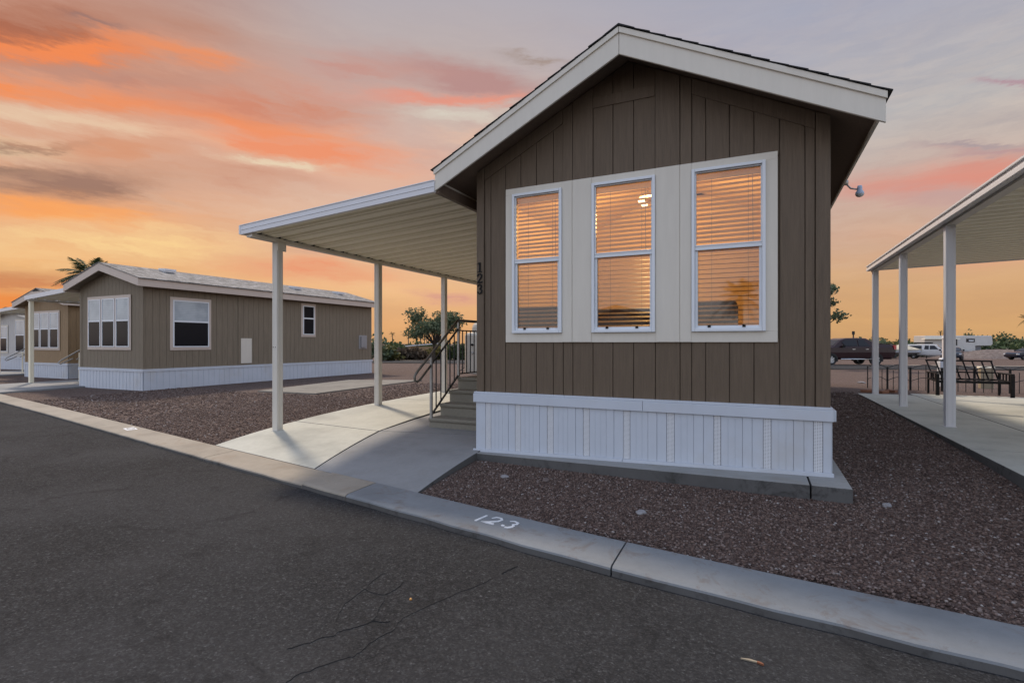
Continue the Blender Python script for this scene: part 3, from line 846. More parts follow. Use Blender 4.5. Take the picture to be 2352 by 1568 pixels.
ld = bpy.data.lights.new('room_light', 'POINT'); ld.energy = 100; ld.color = (1, .56, .18); ld.shadow_soft_size = .14
lo_ = bpy.data.objects.new('room_light', ld); lo_.location = (lx-HX, ly-HY, lz-.20-.25); COL.objects.link(lo_); lo_.parent = home
# roof: soffit, fascia, crown strip, shingles
RY0, RY1 = 4.94, 16.7
EW = 2.13                                                           # half width to the fascia ends
def roofz(x, top): return top-SL*abs(x-HX)
ap = [(HX-EW, roofz(HX-EW, 4.545)), (HX, 4.545), (HX+EW, roofz(HX+EW, 4.545))]
so = MB()
for s_ in (-1, 1):
    e = HX+s_*(EW-.02)
    so.prism([(HX, 4.435), (e, roofz(e, 4.435)), (e, roofz(e, 4.46)), (HX, 4.46)], 'y', RY0+.026, RY1)
so.build('soffit', M['soffit'], home)
fa = MB()
for s_ in (-1, 1):
    e = HX+s_*EW; h = HX+s_*.002
    fa.prism([(h, 4.300), (e, roofz(e, 4.300)+.022), (e, roofz(e, 4.545)), (h, 4.545)], 'y', RY0, RY0+.025)
    fa.prism([(h, 4.505), (e+s_*.008, roofz(e, 4.505)), (e+s_*.008, roofz(e, 4.562)), (h, 4.562)], 'y', RY0-.016, RY0-.001)
    fa.box(min(e, e-s_*.025), max(e, e-s_*.025), RY0+.0255, RY1, roofz(e, 4.418), roofz(e, 4.53))
fa.build('fascia', M['cream'], home, bevel=.003)
ro = MB()
for s_ in (-1, 1):
    n_ = 15
    for k in range(n_):                                             # shingle courses, lapped, with a slightly ragged rake edge
        u0, u1 = (EW+.03)*k/n_, (EW+.03)*(k+1)/n_+.012
        x0, x1 = HX+s_*u0, HX+s_*u1
        z0, z1 = 4.570-SL*u0, 4.574-SL*u1
        yy = RY0-.020-random.uniform(0, .012)
        ro.prism([(x0, z0), (x1, z1+.002), (x1, z1+.011), (x0, z0+.006)], 'y', yy, RY1+.03)
    c0 = RY0-.025
    while c0 < RY1:
        ro.prism([(HX, 4.580), (HX+s_*.14, 4.580-SL*.14), (HX+s_*.14, 4.588-SL*.14), (HX, 4.590)], 'y', c0+.004, c0+.30); c0 += .30
    ro.prism([(HX, 4.50), (HX+s_*EW, 4.50-SL*EW), (HX+s_*EW, 4.566-SL*EW), (HX, 4.566)], 'y', RY0+.03, RY1-.01)
ro.build('roof', M['shingle_dark'], home)
# skirting: cap, panels with ribs, perforated vents, bottom channel
def sk_b(x): return .238+(x+3.0)*.0262
kv = [(-2.882, -2.809), (-2.499, -2.427), (-2.106, -2.032), (-1.69, -1.617), (-1.256, -1.184), (-.82, -.744), (-.379, -.313), (.051, .119), (.455, .530)]
kl = [-2.658, -2.584, -2.272, -2.195, -1.862, -1.774, -1.436, -1.354, -1.003, -.914, -.561, -.472, -.124, -.042, .30, .382]
sk = MB(); yk = HY-.012
edges = sorted([XL-.004]+[v for p in kv for v in p]+kl+[XR_+.004])
vset = {p[0] for p in kv}
for a, b in zip(edges[:-1], edges[1:]):
    if a in vset: continue
    d = .004 if a in kl and kl.index(a) % 2 == 0 else 0             # the narrow raised rib between each pair of lines
    sk.prism([(a+.0012, sk_b(a)), (b-.0012, sk_b(b)), (b-.0012, .85), (a+.0012, .85)], 'y', yk-.008-d, yk+.006)
    w = b-a
    if w > .14:
        for q in (.33, .66): sk.box(a+w*q-.003, a+w*q+.003, yk-.0105, yk-.0085, sk_b(a+w*q), .80)
sk.prism([(XL, sk_b(XL)), (XR_, sk_b(XR_)), (XR_, .85), (XL, .85)], 'y', yk+.008, yk+.016)
sk.box(XL-.012, XL, HY, BY, .23, .90); sk.box(XR_, XR_+.012, HY, BY, .30, .90); sk.box(XL, XR_, BY, BY+.012, .3, .9)
sk_o = sk.build('skirting', M['vinyl'], home, bevel=.0015)
for a, b in kv:
    MB().prism([(a+.003, sk_b(a)), (b-.003, sk_b(b)), (b-.003, .85), (a+.003, .85)], 'y', yk-.006, yk+.004).build('vent', M['perf'], sk_o)
cp = MB()
for a, b in ((XL-.03, -1.055), (-1.052, XR_+.018)):
    cp.box(a, b, HY-.044, HY-.021, .806, .905)
for a, b in ((XL-.026, -1.90), (-1.898, XR_+.014)):
    cp.box(a, b, HY-.036, HY+.004, .9055, .930)
cp.box(XL-.045, XL-.0125, HY-.02, BY, .806, .905); cp.box(XR_+.0125, XR_+.04, HY-.02, BY, .806, .905)
cp.build('skirting_cap', M['vinyl'], sk_o, bevel=.004)
ch = MB()
for a, b in ((XL-.03, -1.262), (-1.258, XR_+.02)):
    ch.prism([(a, sk_b(a)-.020), (b, sk_b(b)-.020), (b, sk_b(b)+.018), (a, sk_b(a)+.018)], 'y', HY-.046, HY-.0285)
    ch.prism([(a, sk_b(a)-.020), (b, sk_b(b)-.020), (b, sk_b(b)-.008), (a, sk_b(a)-.008)], 'y', HY-.028, HY+.0)
ch.build('bottom_channel', M['vinyl'], sk_o, bevel=.002)
# wall numerals 1 2 3, cast black with serifs
fz = lambda u, v, t: (u, t, v)
nx0 = -2.958
def num(parts, zb):
    nb = MB()
    for pts, w in parts: nb.ribbon([(nx0+u, zb+v) for u, v in pts], w, fz, HY-.030, HY-.0185)
    nb.build('numeral', M['black'], home)
num([([(0, .004), (0, .112)], .020), ([(-.030, .003), (.030, .003)], .008), ([(-.003, .108), (-.016, .103), (-.030, .100)], [.012, .010, .005])], 2.340)
num([([(-.026, .080), (-.026, .096), (-.012, .109), (.010, .109), (.026, .094), (.022, .074), (.002, .046), (-.024, .014)], [.016, .018, .012, .012, .018, .018, .013, .010]), ([(-.033, .007), (0, .009), (.026, .008), (.034, .024)], [.014, .017, .016, .006])], 2.208)
num([([(-.026, .088), (-.020, .103), (0, .111), (.020, .102), (.022, .082), (.010, .064), (-.006, .059)], [.015, .014, .012, .015, .018, .012, .008]), ([(-.004, .0585), (.014, .054), (.027, .038), (.022, .014), (0, .003), (-.022, .010), (-.029, .028)], [.008, .012, .018, .018, .012, .014, .016])], 2.082)
# flood lamp under the right eave
fl = MB()
fl.tube([(.935, 7.15, 3.385), (.99, 7.135, 3.31), (1.06, 7.12, 3.285)], .010, 8)
fl.lathe([(0, .03), (.03, .03), (.03, -.01), (0, -.01)], (.936, 7.15, 3.385), 12, 'x')
fo = fl.build('flood_lamp', M['steel'], home, smooth=True)
fh = MB(); fh.lathe([(0, .064), (.022, .060), (.027, .034), (.025, .011), (.042, -.015), (.045, -.037)], (1.075, 7.115, 3.265), 18)
fh.build('lamp_shade', paint('pale blue lamp housing', (.35, .40, .50), .35, .05), fo, smooth=True)
fg = MB(); fg.lathe([(.044, -.037), (.038, -.056), (.022, -.068), (0, -.072)], (1.075, 7.115, 3.265), 18)
fg.build('bulb', paint('frosted bulb', (.50, .52, .52), .3, .02), fo, smooth=True)

# ------------------------------------------------------------------ patio covers
def wave(pitch, h):
    """one pitch of pan profile: list of (offset, height)"""
    return [(0, 0), (.30, 0), (.36, h), (.52, h), (.58, 0), (.68, 0), (.72, h*.55), (.80, h*.55), (.84, 0)]
def pan(mb, x0, z0, x1, z1, y0, y1, pitch, h):
    prof = []; y = y0
    while y < y1:
        for u, v in wave(pitch, h):
            if y+u*pitch <= y1: prof.append((y+u*pitch, v))
        y += pitch
    n = len(prof)
    vs = [(x0, a, z0+b) for a, b in prof]+[(x1, a, z1+b) for a, b in prof]
    vs += [(x0, a, z0+b+.012) for a, b in prof]+[(x1, a, z1+b+.012) for a, b in prof]
    fs = [(i, i+1, n+i+1, n+i) for i in range(n-1)]+[(2*n+i, 3*n+i, 3*n+i+1, 2*n+i+1) for i in range(n-1)]
    mb.add(vs, fs)
    return prof
def post_mb(x, y, z0, z1, w=.105):
    mb = MB(); h = w/2
    mb.box(x-h, x+h, y-h, y+h, z0, z1)
    for s_ in (-1, 1):                                              # the shallow flutes of a roll formed post
        for o in (-.026, .026):
            mb.box(x+o-.007, x+o+.007, y+s_*h-.0035, y+s_*h+.0035, z0, z1-.002)
            mb.box(x+s_*h-.0035, x+s_*h+.0035, y+o-.007, y+o+.007, z0, z1-.002)
    mb.box(x-h-.012, x+h+.012, y-h-.012, y+h+.012, z0-.004, z0+.006)
    return mb
cov = empty('patio_cover', (-6.5, 5.45, .2), 0, 'cream metal patio cover along the left side of the brown house', 'patio cover', 'patio covers')
cx0, cx1 = -6.62, -3.345
cz = lambda x: 3.062+(x+6.6)*.0590
pm = MB(); prof = pan(pm, cx0+.07, cz(cx0+.07), cx1, cz(cx1), 4.975, 12.6, .327, .042)
pm.build('roof_panel', M['pan'], cov)
MB().box(-3.352, -3.30, 4.97, 12.6, 3.226, 3.341).build('ledger', M['soffit'], cov)
fm = MB()
def par(x0, x1, b0, b1, t0, t1, y0, y1): fm.prism([(x0, b0), (x1, b1), (x1, t1), (x0, t0)], 'y', y0, y1)
par(-6.635, -3.338, 3.040, 3.232, 3.172, 3.368, 4.925, 4.965)
par(-6.637, -3.338, 3.100, 3.293, 3.108, 3.301, 4.919, 4.9245)
par(-6.637, -3.338, 3.163, 3.358, 3.176, 3.372, 4.917, 4.9245)
fm.box(-6.65, -6.62, 4.918, 12.62, 3.045, 3.172)
fm.build('fascia', M['alu'], cov, bevel=.003)
bm_ = MB(); bm_.box(-6.555, -6.445, 4.97, 12.6, 3.004, 3.058); bm_.box(-6.618, -6.557, 4.97, 12.6, 3.040, 3.055)
bm_.build('beam', M['beam'], cov, bevel=.003)
y = 4.975
while y < 12.5:
    a = y+.327*.37; b = y+.327*.51
    MB().box(-6.50, -6.455, a, b, 3.063, 3.10).build('closure', M['dark'], cov)
    MB().box(-6.50, -6.462, y+.327*.725, y+.327*.795, 3.063, 3.084).build('closure', M['dark'], cov); y += .327
for py in (5.45, 7.72, 10.0, 12.28):
    po = post_mb(-6.5, py, dtop(-6.5, py)-.004, 3.0035).build('post', M['beam'], cov, bevel=.004)
    if py < 6:
        bk = MB(); bk.box(-6.447, -6.435, py-.05, py+.10, 2.88, 3.0); bk.box(-6.445, -6.43, py+.055, py+.075, 2.92, 2.935)
        bk.build('bracket', M['beam'], po)
        for k in (-.022, .022): MB().lathe([(0, -.005), (.006, -.005), (.007, 0), (0, .001)], (-6.5+k, py-.057, 1.44), 10, 'y').build('screw', M['dark'], po)
# right hand cover over the neighbour's patio
cov2 = empty('patio_cover', (2.3, 8.6, .4), 0, 'white edged metal patio cover over the raised concrete patio with the bench', 'patio cover', 'patio covers')
rz = lambda x: 3.105+(x-2.2)*.026
pm = MB(); pan(pm, 2.29, rz(2.29), 6.5, rz(6.5), 3.2, 13.56, .26, .036); pm.build('roof_panel', M['pan'], cov2)
fm = MB()
fm.box(2.17, 2.25, 3.1, 13.58, 3.078, 3.128); fm.box(2.185, 2.25, 3.1, 13.58, 3.1285, 3.168); fm.box(2.165, 2.25, 3.1, 13.58, 3.1685, 3.192)
fm.prism([(2.25, 3.085), (6.5, 3.20), (6.5, 3.32), (2.25, 3.19)], 'y', 13.562, 13.60)
fm.build('fascia', M['alu'], cov2, bevel=.004)
MB().box(2.255, 2.36, 3.2, 13.56, 3.050, 3.103).build('beam', M['beam'], cov2, bevel=.003)
for px, py in ((2.3, 13.36), (2.3, 11.02), (2.3, 8.63), (2.3, 6.25), (6.4, 13.3), (6.4, 4.2)):
    post_mb(px, py, .398, 3.0495 if px < 3 else 3.20).build('post', M['alu'] if px < 3 else M['beam'], cov2, bevel=.004)

# ------------------------------------------------------------------ entry steps with their railing
st = empty('entry_steps', (-3.6, 6.2, .25), 0, 'carpeted beige entry steps with iron railing against the left wall of the brown house', 'steps')
sx0, sx1 = -4.27, -3.06
risers = [6.21, 6.465, 6.72, 6.965]; tops = [.425, .605, .785, .965]
sm = MB()
for k, (y, z) in enumerate(zip(risers, tops)):
    y1 = risers[k+1]+.04 if k < 3 else 8.5
    zb = .16 if k == 0 else tops[k-1]-.12
    yb = y if k == 0 else y
    sm.prism([(y, zb), (y1, zb), (y1, z-.001*k), (y-.022, z-.001*k), (y-.03, z-.018), (y-.024, z-.045), (y, z-.06)], 'x', sx0-(0.02 if k < 1 else 0)+.03*k*0, sx1)
sm.build('step', M['carpet'], st, bevel=.014)
ry = -4.25
rl = MB()
P_top, P_low = (ry, 6.93, 1.862), (ry, 5.83, 1.085)
loop = [(ry, 6.93, 1.862), (ry, 6.2, 1.345), (ry, 5.86, 1.105), (ry, 5.80, 1.045), (ry, 5.805, .985), (ry, 5.86, .965), (ry, 5.93, .995), (ry, 6.19, 1.18)]
h1 = MB().tube(loop, [.019, .019, .019, .018, .018, .018, .018, .016], 10)
h1.tube([(ry, 6.93, 1.858), (ry, 8.45, 1.858)], .022, 10)
h1.build('handrail', M['railgrip'], st, smooth=True)
rail_posts = [((ry, 6.2, .40), (ry, 6.2, 1.33)), ((ry, 6.95, .955), (ry, 6.95, 1.85)), ((ry, 8.44, .955), (ry, 8.44, 1.85))]
for a, b in rail_posts: MB().bar(a, b, .034).build('railing_post', M['steel'], st, bevel=.003)
r2 = MB()
r2.bar((ry, 6.2, 1.20), (ry, 6.95, 1.73), .026, .018); r2.bar((ry, 6.2, .46), (ry, 6.95, 1.0), .026, .018)
r2.bar((ry, 6.95, 1.70), (ry, 8.44, 1.70), .026, .018); r2.bar((ry, 6.95, 1.02), (ry, 8.44, 1.02), .026, .018)
r2.build('rail_bar', M['iron'], st)
for k in range(1, 6):
    t = k/6; y = 6.2+.75*t
    MB().bar((ry, y, .46+.54*t), (ry, y, 1.20+.53*t), .014).build('baluster', M['iron'], st)
for k in range(1, 12):
    y = 6.95+1.49*k/12
    MB().bar((ry, y, 1.02), (ry, y, 1.70), .014).build('baluster', M['iron'], st)
# the far end of the landing
for a, b in (((-3.15, 8.44, .955), (-3.15, 8.44, 1.85)),): MB().bar(a, b, .034).build('railing_post', M['steel'], st, bevel=.003)
MB().tube([(ry, 8.44, 1.858), (-3.15, 8.44, 1.858)], .02, 8).build('handrail', M['railgrip'], st, smooth=True)

# ------------------------------------------------------------------ the other homes along the street
def make_home(name, label, x0, x1, y0, y1, zb, zs, ze, rise, wallm, trimm, roofm, wins=(), side_wins=(), rib=.2, over=.32):
    """gabled park home: x0..x1 wide, front wall at y0, skirting zb..zs, eave soffit ze, ridge rise"""
    xc = (x0+x1)/2; hw = (x1-x0)/2+over; sl = rise/hw
    h = empty(name, (xc, y0, zb), 0, label, 'house')
    top = lambda x: ze+rise-sl*abs(x-xc)
    w = MB(); x = x0
    while x < x1-.01:
        a, b = x+.004, min(x+rib, x1)-.004
        t = [(b, top(b)), (a, top(a))]
        if a < xc < b: t = [(b, top(b)), (xc, top(xc)), (a, top(a))]
        w.prism([(a, zs-.05), (b, zs-.05)]+t, 'y', y0, y0+.02)
        x += rib
    w.prism([(x0, zs-.05), (x1, zs-.05), (x1, top(x1)), (xc, top(xc)), (x0, top(x0))], 'y', y0+.021, y0+.06)
    w.prism([(x0, zs-.05), (x1, zs-.05), (x1, top(x1)), (xc, top(xc)), (x0, top(x0))], 'y', y1-.05, y1)
    y = y0+.061
    while y < y1-.06:
        b = min(y+rib, y1-.051)
        for s_, xx in ((-1, x0), (1, x1)):
            w.box(min(xx, xx-s_*.02), max(xx, xx-s_*.02), y+.004, b-.004, zs-.05, top(x0)-.002)
        y += rib
    w.box(x0+.021, x0+.05, y0+.06, y1-.05, zs-.05, top(x0)); w.box(x1-.05, x1-.021, y0+.06, y1-.05, zs-.05, top(x0))
    for xx in (x0-.008, x1-.102): w.box(xx, xx+.11, y0-.014, y0-.001, zs-.05, top(x0)-.06)
    w.build('wall', wallm, h)
    k = MB(); x = x0-.01
    P = MB()
    def ribs(a, b, put):
        u = a
        while u < b-.02:
            put(u+.004, min(u+.10, b)-.004, .012); put(min(u+.10, b), min(u+.18, b), .006); u += .18
    ribs(x0-.02, x1+.02, lambda a, b, d: k.box(a, b, y0-.015-d, y0-.012, zb, zs-.04))
    ribs(y0, y1, lambda a, b, d: k.box(x1+.012, x1+.015+d, a, b, zb, zs-.04))
    ribs(y0, y1, lambda a, b, d: k.box(x0-.015-d, x0-.012, a, b, zb, zs-.04))
    k.box(x0-.012, x1+.012, y0-.0118, y1+.01, zb-.02, zs-.05)
    so = k.build('skirting', M['vinyl'], h)
    c = MB(); c.box(x0-.04, x1+.04, y0-.045, y0-.0005, zs-.08, zs); c.box(x1+.0005, x1+.04, y0, y1+.03, zs-.08, zs); c.box(x0-.04, x0-.0005, y0, y1+.03, zs-.08, zs)
    c.build('skirting_cap', M['vinyl'], so)
    ya, yb = y0-over, y1+.15
    f = MB(); r = MB(); s2 = MB()
    for s_ in (-1, 1):
        e = xc+s_*hw; q = xc+s_*.002
        f.prism([(q, ze+rise-.10), (e, ze-.10), (e, ze+.13), (q, ze+rise+.13)], 'y', ya, ya+.03)
        f.box(min(e, e-s_*.03), max(e, e-s_*.03), ya+.031, yb, ze-.10, ze+.115)
        f.prism([(q, ze+rise-.10), (e, ze-.10), (e, ze+.13), (q, ze+rise+.13)], 'y', yb-.03, yb)
        s2.prism([(xc, ze+rise-.02), (e-s_*.032, ze-.02+sl*.032), (e-s_*.032, ze+.02), (xc, ze+rise+.02)], 'y', ya+.031, yb-.031)
        r.prism([(xc, ze+rise+.132), (e+s_*.05, ze+.132-sl*.05), (e+s_*.05, ze+.155-sl*.05), (xc, ze+rise+.155)], 'y', ya-.02, yb+.02)
    f.build('fascia', trimm, h, bevel=.004); r.build('roof', roofm, h); s2.build('soffit', wallm, h)
    for (a, b, z0, z1, n) in wins:
        t = MB(); t.box(a, b, y0-.032, y0-.0145, z0, z1); fo = t.build('window', trimm, h, bevel=.003)
        gw = (b-a-.09*(n+1)*.9)/n
        for i in range(n):
            u0 = a+.08+i*(gw+.085); u1 = u0+gw; mz = (z0+z1)/2+.04
            fr = MB()
            for q in ((u0, u0+.03, z0+.09, z1-.09), (u1-.03, u1, z0+.09, z1-.09), (u0+.03, u1-.03, z0+.09, z0+.12), (u0+.03, u1-.03, z1-.12, z1-.09), (u0+.03, u1-.03, mz, mz+.045)):
                fr.box(q[0], q[1], y0-.05, y0-.033, q[2], q[3])
            fr.build('frame', M['frame'], fo)
            MB().box(u0+.03, u1-.03, y0-.040, y0-.033, mz+.045, z1-.12).build('pane', M['shade'], fo)
            MB().box(u0+.03, u1-.03, y0-.038, y0-.033, z0+.12, mz).build('pane', M['dglass'], fo)
    for (a, b, z0, z1, up) in side_wins:
        t = MB(); t.box(x1+.0005, x1+.022, a, b, z0, z1); fo = t.build('window', trimm, h, bevel=.003)
        mz = (z0+z1)/2+.05; u0, u1 = a+.08, b-.08
        fr = MB()
        for q in ((u0, u0+.035, z0+.09, z1-.09), (u1-.035, u1, z0+.09, z1-.09), (u0+.035, u1-.035, z0+.09, z0+.125), (u0+.035, u1-.035, z1-.125, z1-.09), (u0+.035, u1-.035, mz, mz+.05)):
            fr.box(x1+.0225, x1+.040, q[0], q[1], q[2], q[3])
        fr.build('frame', M['frame'], fo)
        MB().box(x1+.0225, x1+.030, u0+.035, u1-.035, mz+.05, z1-.125).build('pane', M['shade'] if up else M['dglass'], fo)
        MB().box(x1+.0225, x1+.028, u0+.035, u1-.035, z0+.125, mz).build('pane', M['dglass'], fo)
    return h
nb = make_home('neighbour_home', 'greige gabled home with pale trim and a grey shingle roof behind the gravel lot', -19.66, -16.25, 8.947, 18.83, .095, .735, 3.24, .555,
               M['greige'], M['pinkcream'], M['shingle_grey'], [(-19.19, -16.83, 1.295, 2.955, 3)],
               [(9.70, 11.01, 1.285, 2.925, True), (14.72, 15.45, 1.75, 3.08, False)])
nx1 = -16.25
pb = MB(); pb.box(nx1+.0005, nx1+.03, 12.09, 12.51, .80, 1.67); pb.box(nx1+.03, nx1+.036, 12.46, 12.49, .92, .96); pb.box(nx1+.03, nx1+.036, 12.46, 12.49, 1.5, 1.54)
pb.build('access_panel', M['cream'], nb, bevel=.004)
MB().box(nx1+.0005, nx1+.025, 11.99, 12.08, .75, 3.1).build('trim_board', M['greige'], nb)
eb = MB(); eb.box(nx1+.0005, nx1+.02, 17.98, 18.50, 1.24, 1.86); eb.box(nx1+.02, nx1+.09, 18.06, 18.42, 1.31, 1.80); eb.build('electric_box', paint('grey box', (.30, .29, .29), .5), nb, bevel=.004)
nc, nsl = (-19.66-16.25)/2, .555/(1.705+.32)
nrz = lambda x: 3.24+.555+.155-nsl*abs(x-nc)
for yy, xx in ((10.4, -17.55), (15.2, -17.1), (17.6, -17.1)):
    v = MB(); z = nrz(xx); v.box(xx-.16, xx+.16, yy-.16, yy+.16, z-.02, z+.06); v.prism([(xx-.18, z+.061), (xx+.18, z+.03), (xx+.18, z+.09), (xx-.18, z+.12)], 'y', yy-.18, yy+.18)
    v.build('roof_vent', M['alu'], nb)
MB().tube([(-17.5, 14.6, 3.8), (-17.5, 14.6, 4.15)], .04, 10).build('vent_pipe', M['dark'], nb)
tn = make_home('neighbour_home', 'tan gabled home behind the second patio cover, with white triple window', -27.98, -24.55, 10.77, 21.5, -.02, .70, 3.08, .50,
               M['tan'], M['pinkcream'], M['shingle_grey'], [(-27.45, -25.15, 1.22, 2.82, 3)], [])
gv = MB(); gv.prism([(-26.55, 3.60), (-25.98, 3.60), (-26.265, 3.70)], 'y', 10.43, 10.449); gv.build('gable_vent', M['dark'], tn)
wn = make_home('neighbour_home', 'white sided home at the far left edge of the photo with dark bay windows', -39.4, -33.9, 13.6, 24, -.05, .75, 2.75, .55,
               M['white_side'], M['cream'], shingles('brown shingles', (.09, .06, .045, 1), (.13, .09, .07, 1)), [(-38.2, -37.2, .95, 2.5, 1), (-36.4, -34.2, .95, 2.8, 2)], [])
# patio covers, posts and stair rails of the two neighbours
def side_cover(label, xo, xi, y0, y1, zo, posts, zp):
    c = empty('patio_cover', (xo+.12, y0, zp), 0, label, 'patio cover', 'patio covers')
    z = lambda x: zo+(x-xo)*.06
    pm = MB(); pan(pm, xo+.05, z(xo+.05)+.02, xi, z(xi)+.02, y0+.05, y1, .33, .045); pm.build('roof_panel', M['pan'], c)
    f = MB(); f.prism([(xo, z(xo)), (xi, z(xi)), (xi, z(xi)+.14), (xo, z(xo)+.14)], 'y', y0, y0+.04); f.box(xo-.03, xo, y0, y1, zo, zo+.14)
    f.build('fascia', M['alu'], c)
    MB().box(xo+.07, xo+.17, y0+.04, y1, zo-.045, zo+.012).build('beam', M['beam'], c)
    for p in posts: post_mb(xo+.12, p, gz(xo+.12, p)+.03, zo-.0455, .11).build('post', M['pan'], c)
    return c
side_cover('cream metal patio cover on the left of the greige home', -22.78, -19.99, 8.75, 17, 2.99, (8.88, 12.3, 16.3), 0)
side_cover('cream metal patio cover at the far left edge beside the tan home', -32.15, -28.3, 11.2, 19, 2.90, (11.35, 14.5, 18), 0)
def stair_rail(label, x, y, z, s=1.0):
    r = empty('stair_railing', (x, y, z), 0, label, 'railing', 'stair railings of the neighbours')
    MB().tube([(x, y-.55, z+.78), (x, y-.62, z+.70), (x, y-.56, z+.66), (x, y-.2, z+.84)], .022, 8).build('grip', M['steel'], r)
    MB().tube([(x, y-.55, z+.78), (x, y+.75, z+1.62), (x, y+1.7, z+1.62)], .024, 8).build('handrail', M['steel'], r)
    MB().tube([(x, y-.1, z+.80), (x, y+.75, z+1.38), (x, y+1.7, z+1.38)], .018, 8).build('rail_bar', M['steel'], r)
    for dy, t in ((0, 1.05), (.75, 1.6), (1.7, 1.6)): MB().tube([(x, y+dy, z), (x, y+dy, z+t)], .028, 8).build('railing_post', M['pan'], r)
    return r
def plain_steps(label, x0, x1, y, z, up):
    s = MB()
    for k in range(4): s.box(x0, x1, y+.27*k, y+.27*(k+1)+(1.2 if k == 3 else .0), z, z+up*(k+1)/4-.001*k)
    return tag(s.build('entry_steps', M['carpet'], bevel=.01), label, 'steps', 'entry steps of the neighbours')
stair_rail('bent metal stair railing on the left of the greige home', -21.7, 9.85, .12)
plain_steps('low beige steps beside the greige home wall behind its railing', -21.6, -19.75, 10.3, .05, .68)
stair_rail('bent metal stair railing on the left of the tan home', -30.4, 11.6, .06)
plain_steps('low beige steps beside the tan home wall', -30.3, -28.05, 12.1, 0, .7)

# ------------------------------------------------------------------ tank, pedestal, fence, bench, oddments
tk = empty('storage_tank', (-11.45, 20.35, gz(-11.45, 20.35)), 0, 'tall beige domed tank behind the stair railing, half hidden by the house corner', 'tank')
z0 = gz(-11.45, 20.35)
MB().lathe([(0, 0), (.55, 0), (.56, .05), (.56, 1.72), (.52, 1.80), (.40, 1.84), (0, 1.84)], (-11.45, 20.35, z0), 32).build('body', M['tank'], tk, smooth=False)
MB().lathe([(.38, 1.842), (.38, 2.02), (.34, 2.18), (.22, 2.31), (.10, 2.36), (0, 2.37)], (-11.30, 20.35, z0), 28).build('dome', M['tank'], tk, smooth=True)
MB().lathe([(0, -.06), (.05, -.05), (.055, 0), (.03, .04)], (-11.38, 19.78, z0+1.3), 14, 'y').build('knob', M['black'], tk, smooth=True)
MB().lathe([(0, -.05), (.06, -.05), (.06, .05), (0, .05)], (-11.38, 19.79, z0+.95), 14, 'y').build('gauge', M['steel'], tk)
up = empty('utility_pedestal', (4.75, 18.1, gz(4.75, 18.1)), 0, 'white utility pedestal with narrow upper box behind the metal bench', 'utility box')
z0 = gz(4.75, 18.1)
MB().box(4.58, 4.92, 17.95, 18.25, z0, z0+.70).prism([(4.58, z0+.70), (4.92, z0+.70), (4.86, z0+.80), (4.64, z0+.80)], 'y', 17.95, 18.25).build('body', M['vinyl'], up, bevel=.015)
MB().box(4.68, 4.84, 18.0, 18.2, z0+.80, z0+1.35).prism([(4.66, z0+1.35), (4.86, z0+1.35), (4.80, z0+1.42), (4.72, z0+1.42)], 'y', 17.99, 18.21).build('meter_box', M['alu'], up, bevel=.01)
MB().box(4.70, 4.82, 17.94, 17.949, z0+.12, z0+.24).build('tag_plate', paint('red tag', (.35, .08, .05), .5), up)
ub = empty('junction_box', (5.35, 17.3, gz(5.35, 17.3)), 0, 'small tan utility box behind the bench back', 'utility box')
z0 = gz(5.35, 17.3)
MB().box(5.22, 5.48, 17.2, 17.4, z0, z0+.52).build('body', paint('tan box', (.30, .25, .17), .5), ub, bevel=.01)
MB().box(5.20, 5.50, 17.18, 17.42, z0+.521, z0+.57).build('lid', M['pan'], ub, bevel=.01)
# low ornamental fence, panel after panel
FX = [2.50, 2.86, 3.31, 3.91, 4.50, 5.12, 5.72, 6.34, 6.96]
FY = 15.2
for i, (a, b) in enumerate(zip(FX[:-1], FX[1:])):
    yA = FY+(.30 if i == 0 else 0); za, zb = gz(a, FY), gz(b, FY)
    pn = empty('fence_panel', ((a+b)/2, FY, za), 0, 'black metal garden fence panel with arched top behind the patio', 'fence', 'low garden fence panels behind the patio')
    n = 10; P = lambda t, z: (a+(b-a)*t+.0, yA+(FY-yA)*t, z)
    arch = lambda t: .52+.085*math.sin(math.pi*t)
    mid = lambda t: .22+.085*math.sin(math.pi*t)
    q = MB()
    q.tube([P(.02+.96*k/n, za+arch(k/n)) for k in range(n+1)], .010, 6)
    q.tube([P(.02+.96*k/n, za+mid(k/n)) for k in range(n+1)], .008, 6)
    q.tube([P(.02, za-.02), P(.98, za-.02)], .008, 6)
    q.build('rail', M['iron'], pn)
    for t in (.02, .98): MB().tube([P(t, za-.10), P(t, za+.55)], .013, 6).build('fence_post', M['iron'], pn)
    for t, h in ((.26, .52), (.5, .60), (.74, .52)): MB().tube([P(t, za-.02), P(t, za+h-.05 if t != .5 else za+.60)], .008, 6).build('picket', M['iron'], pn)
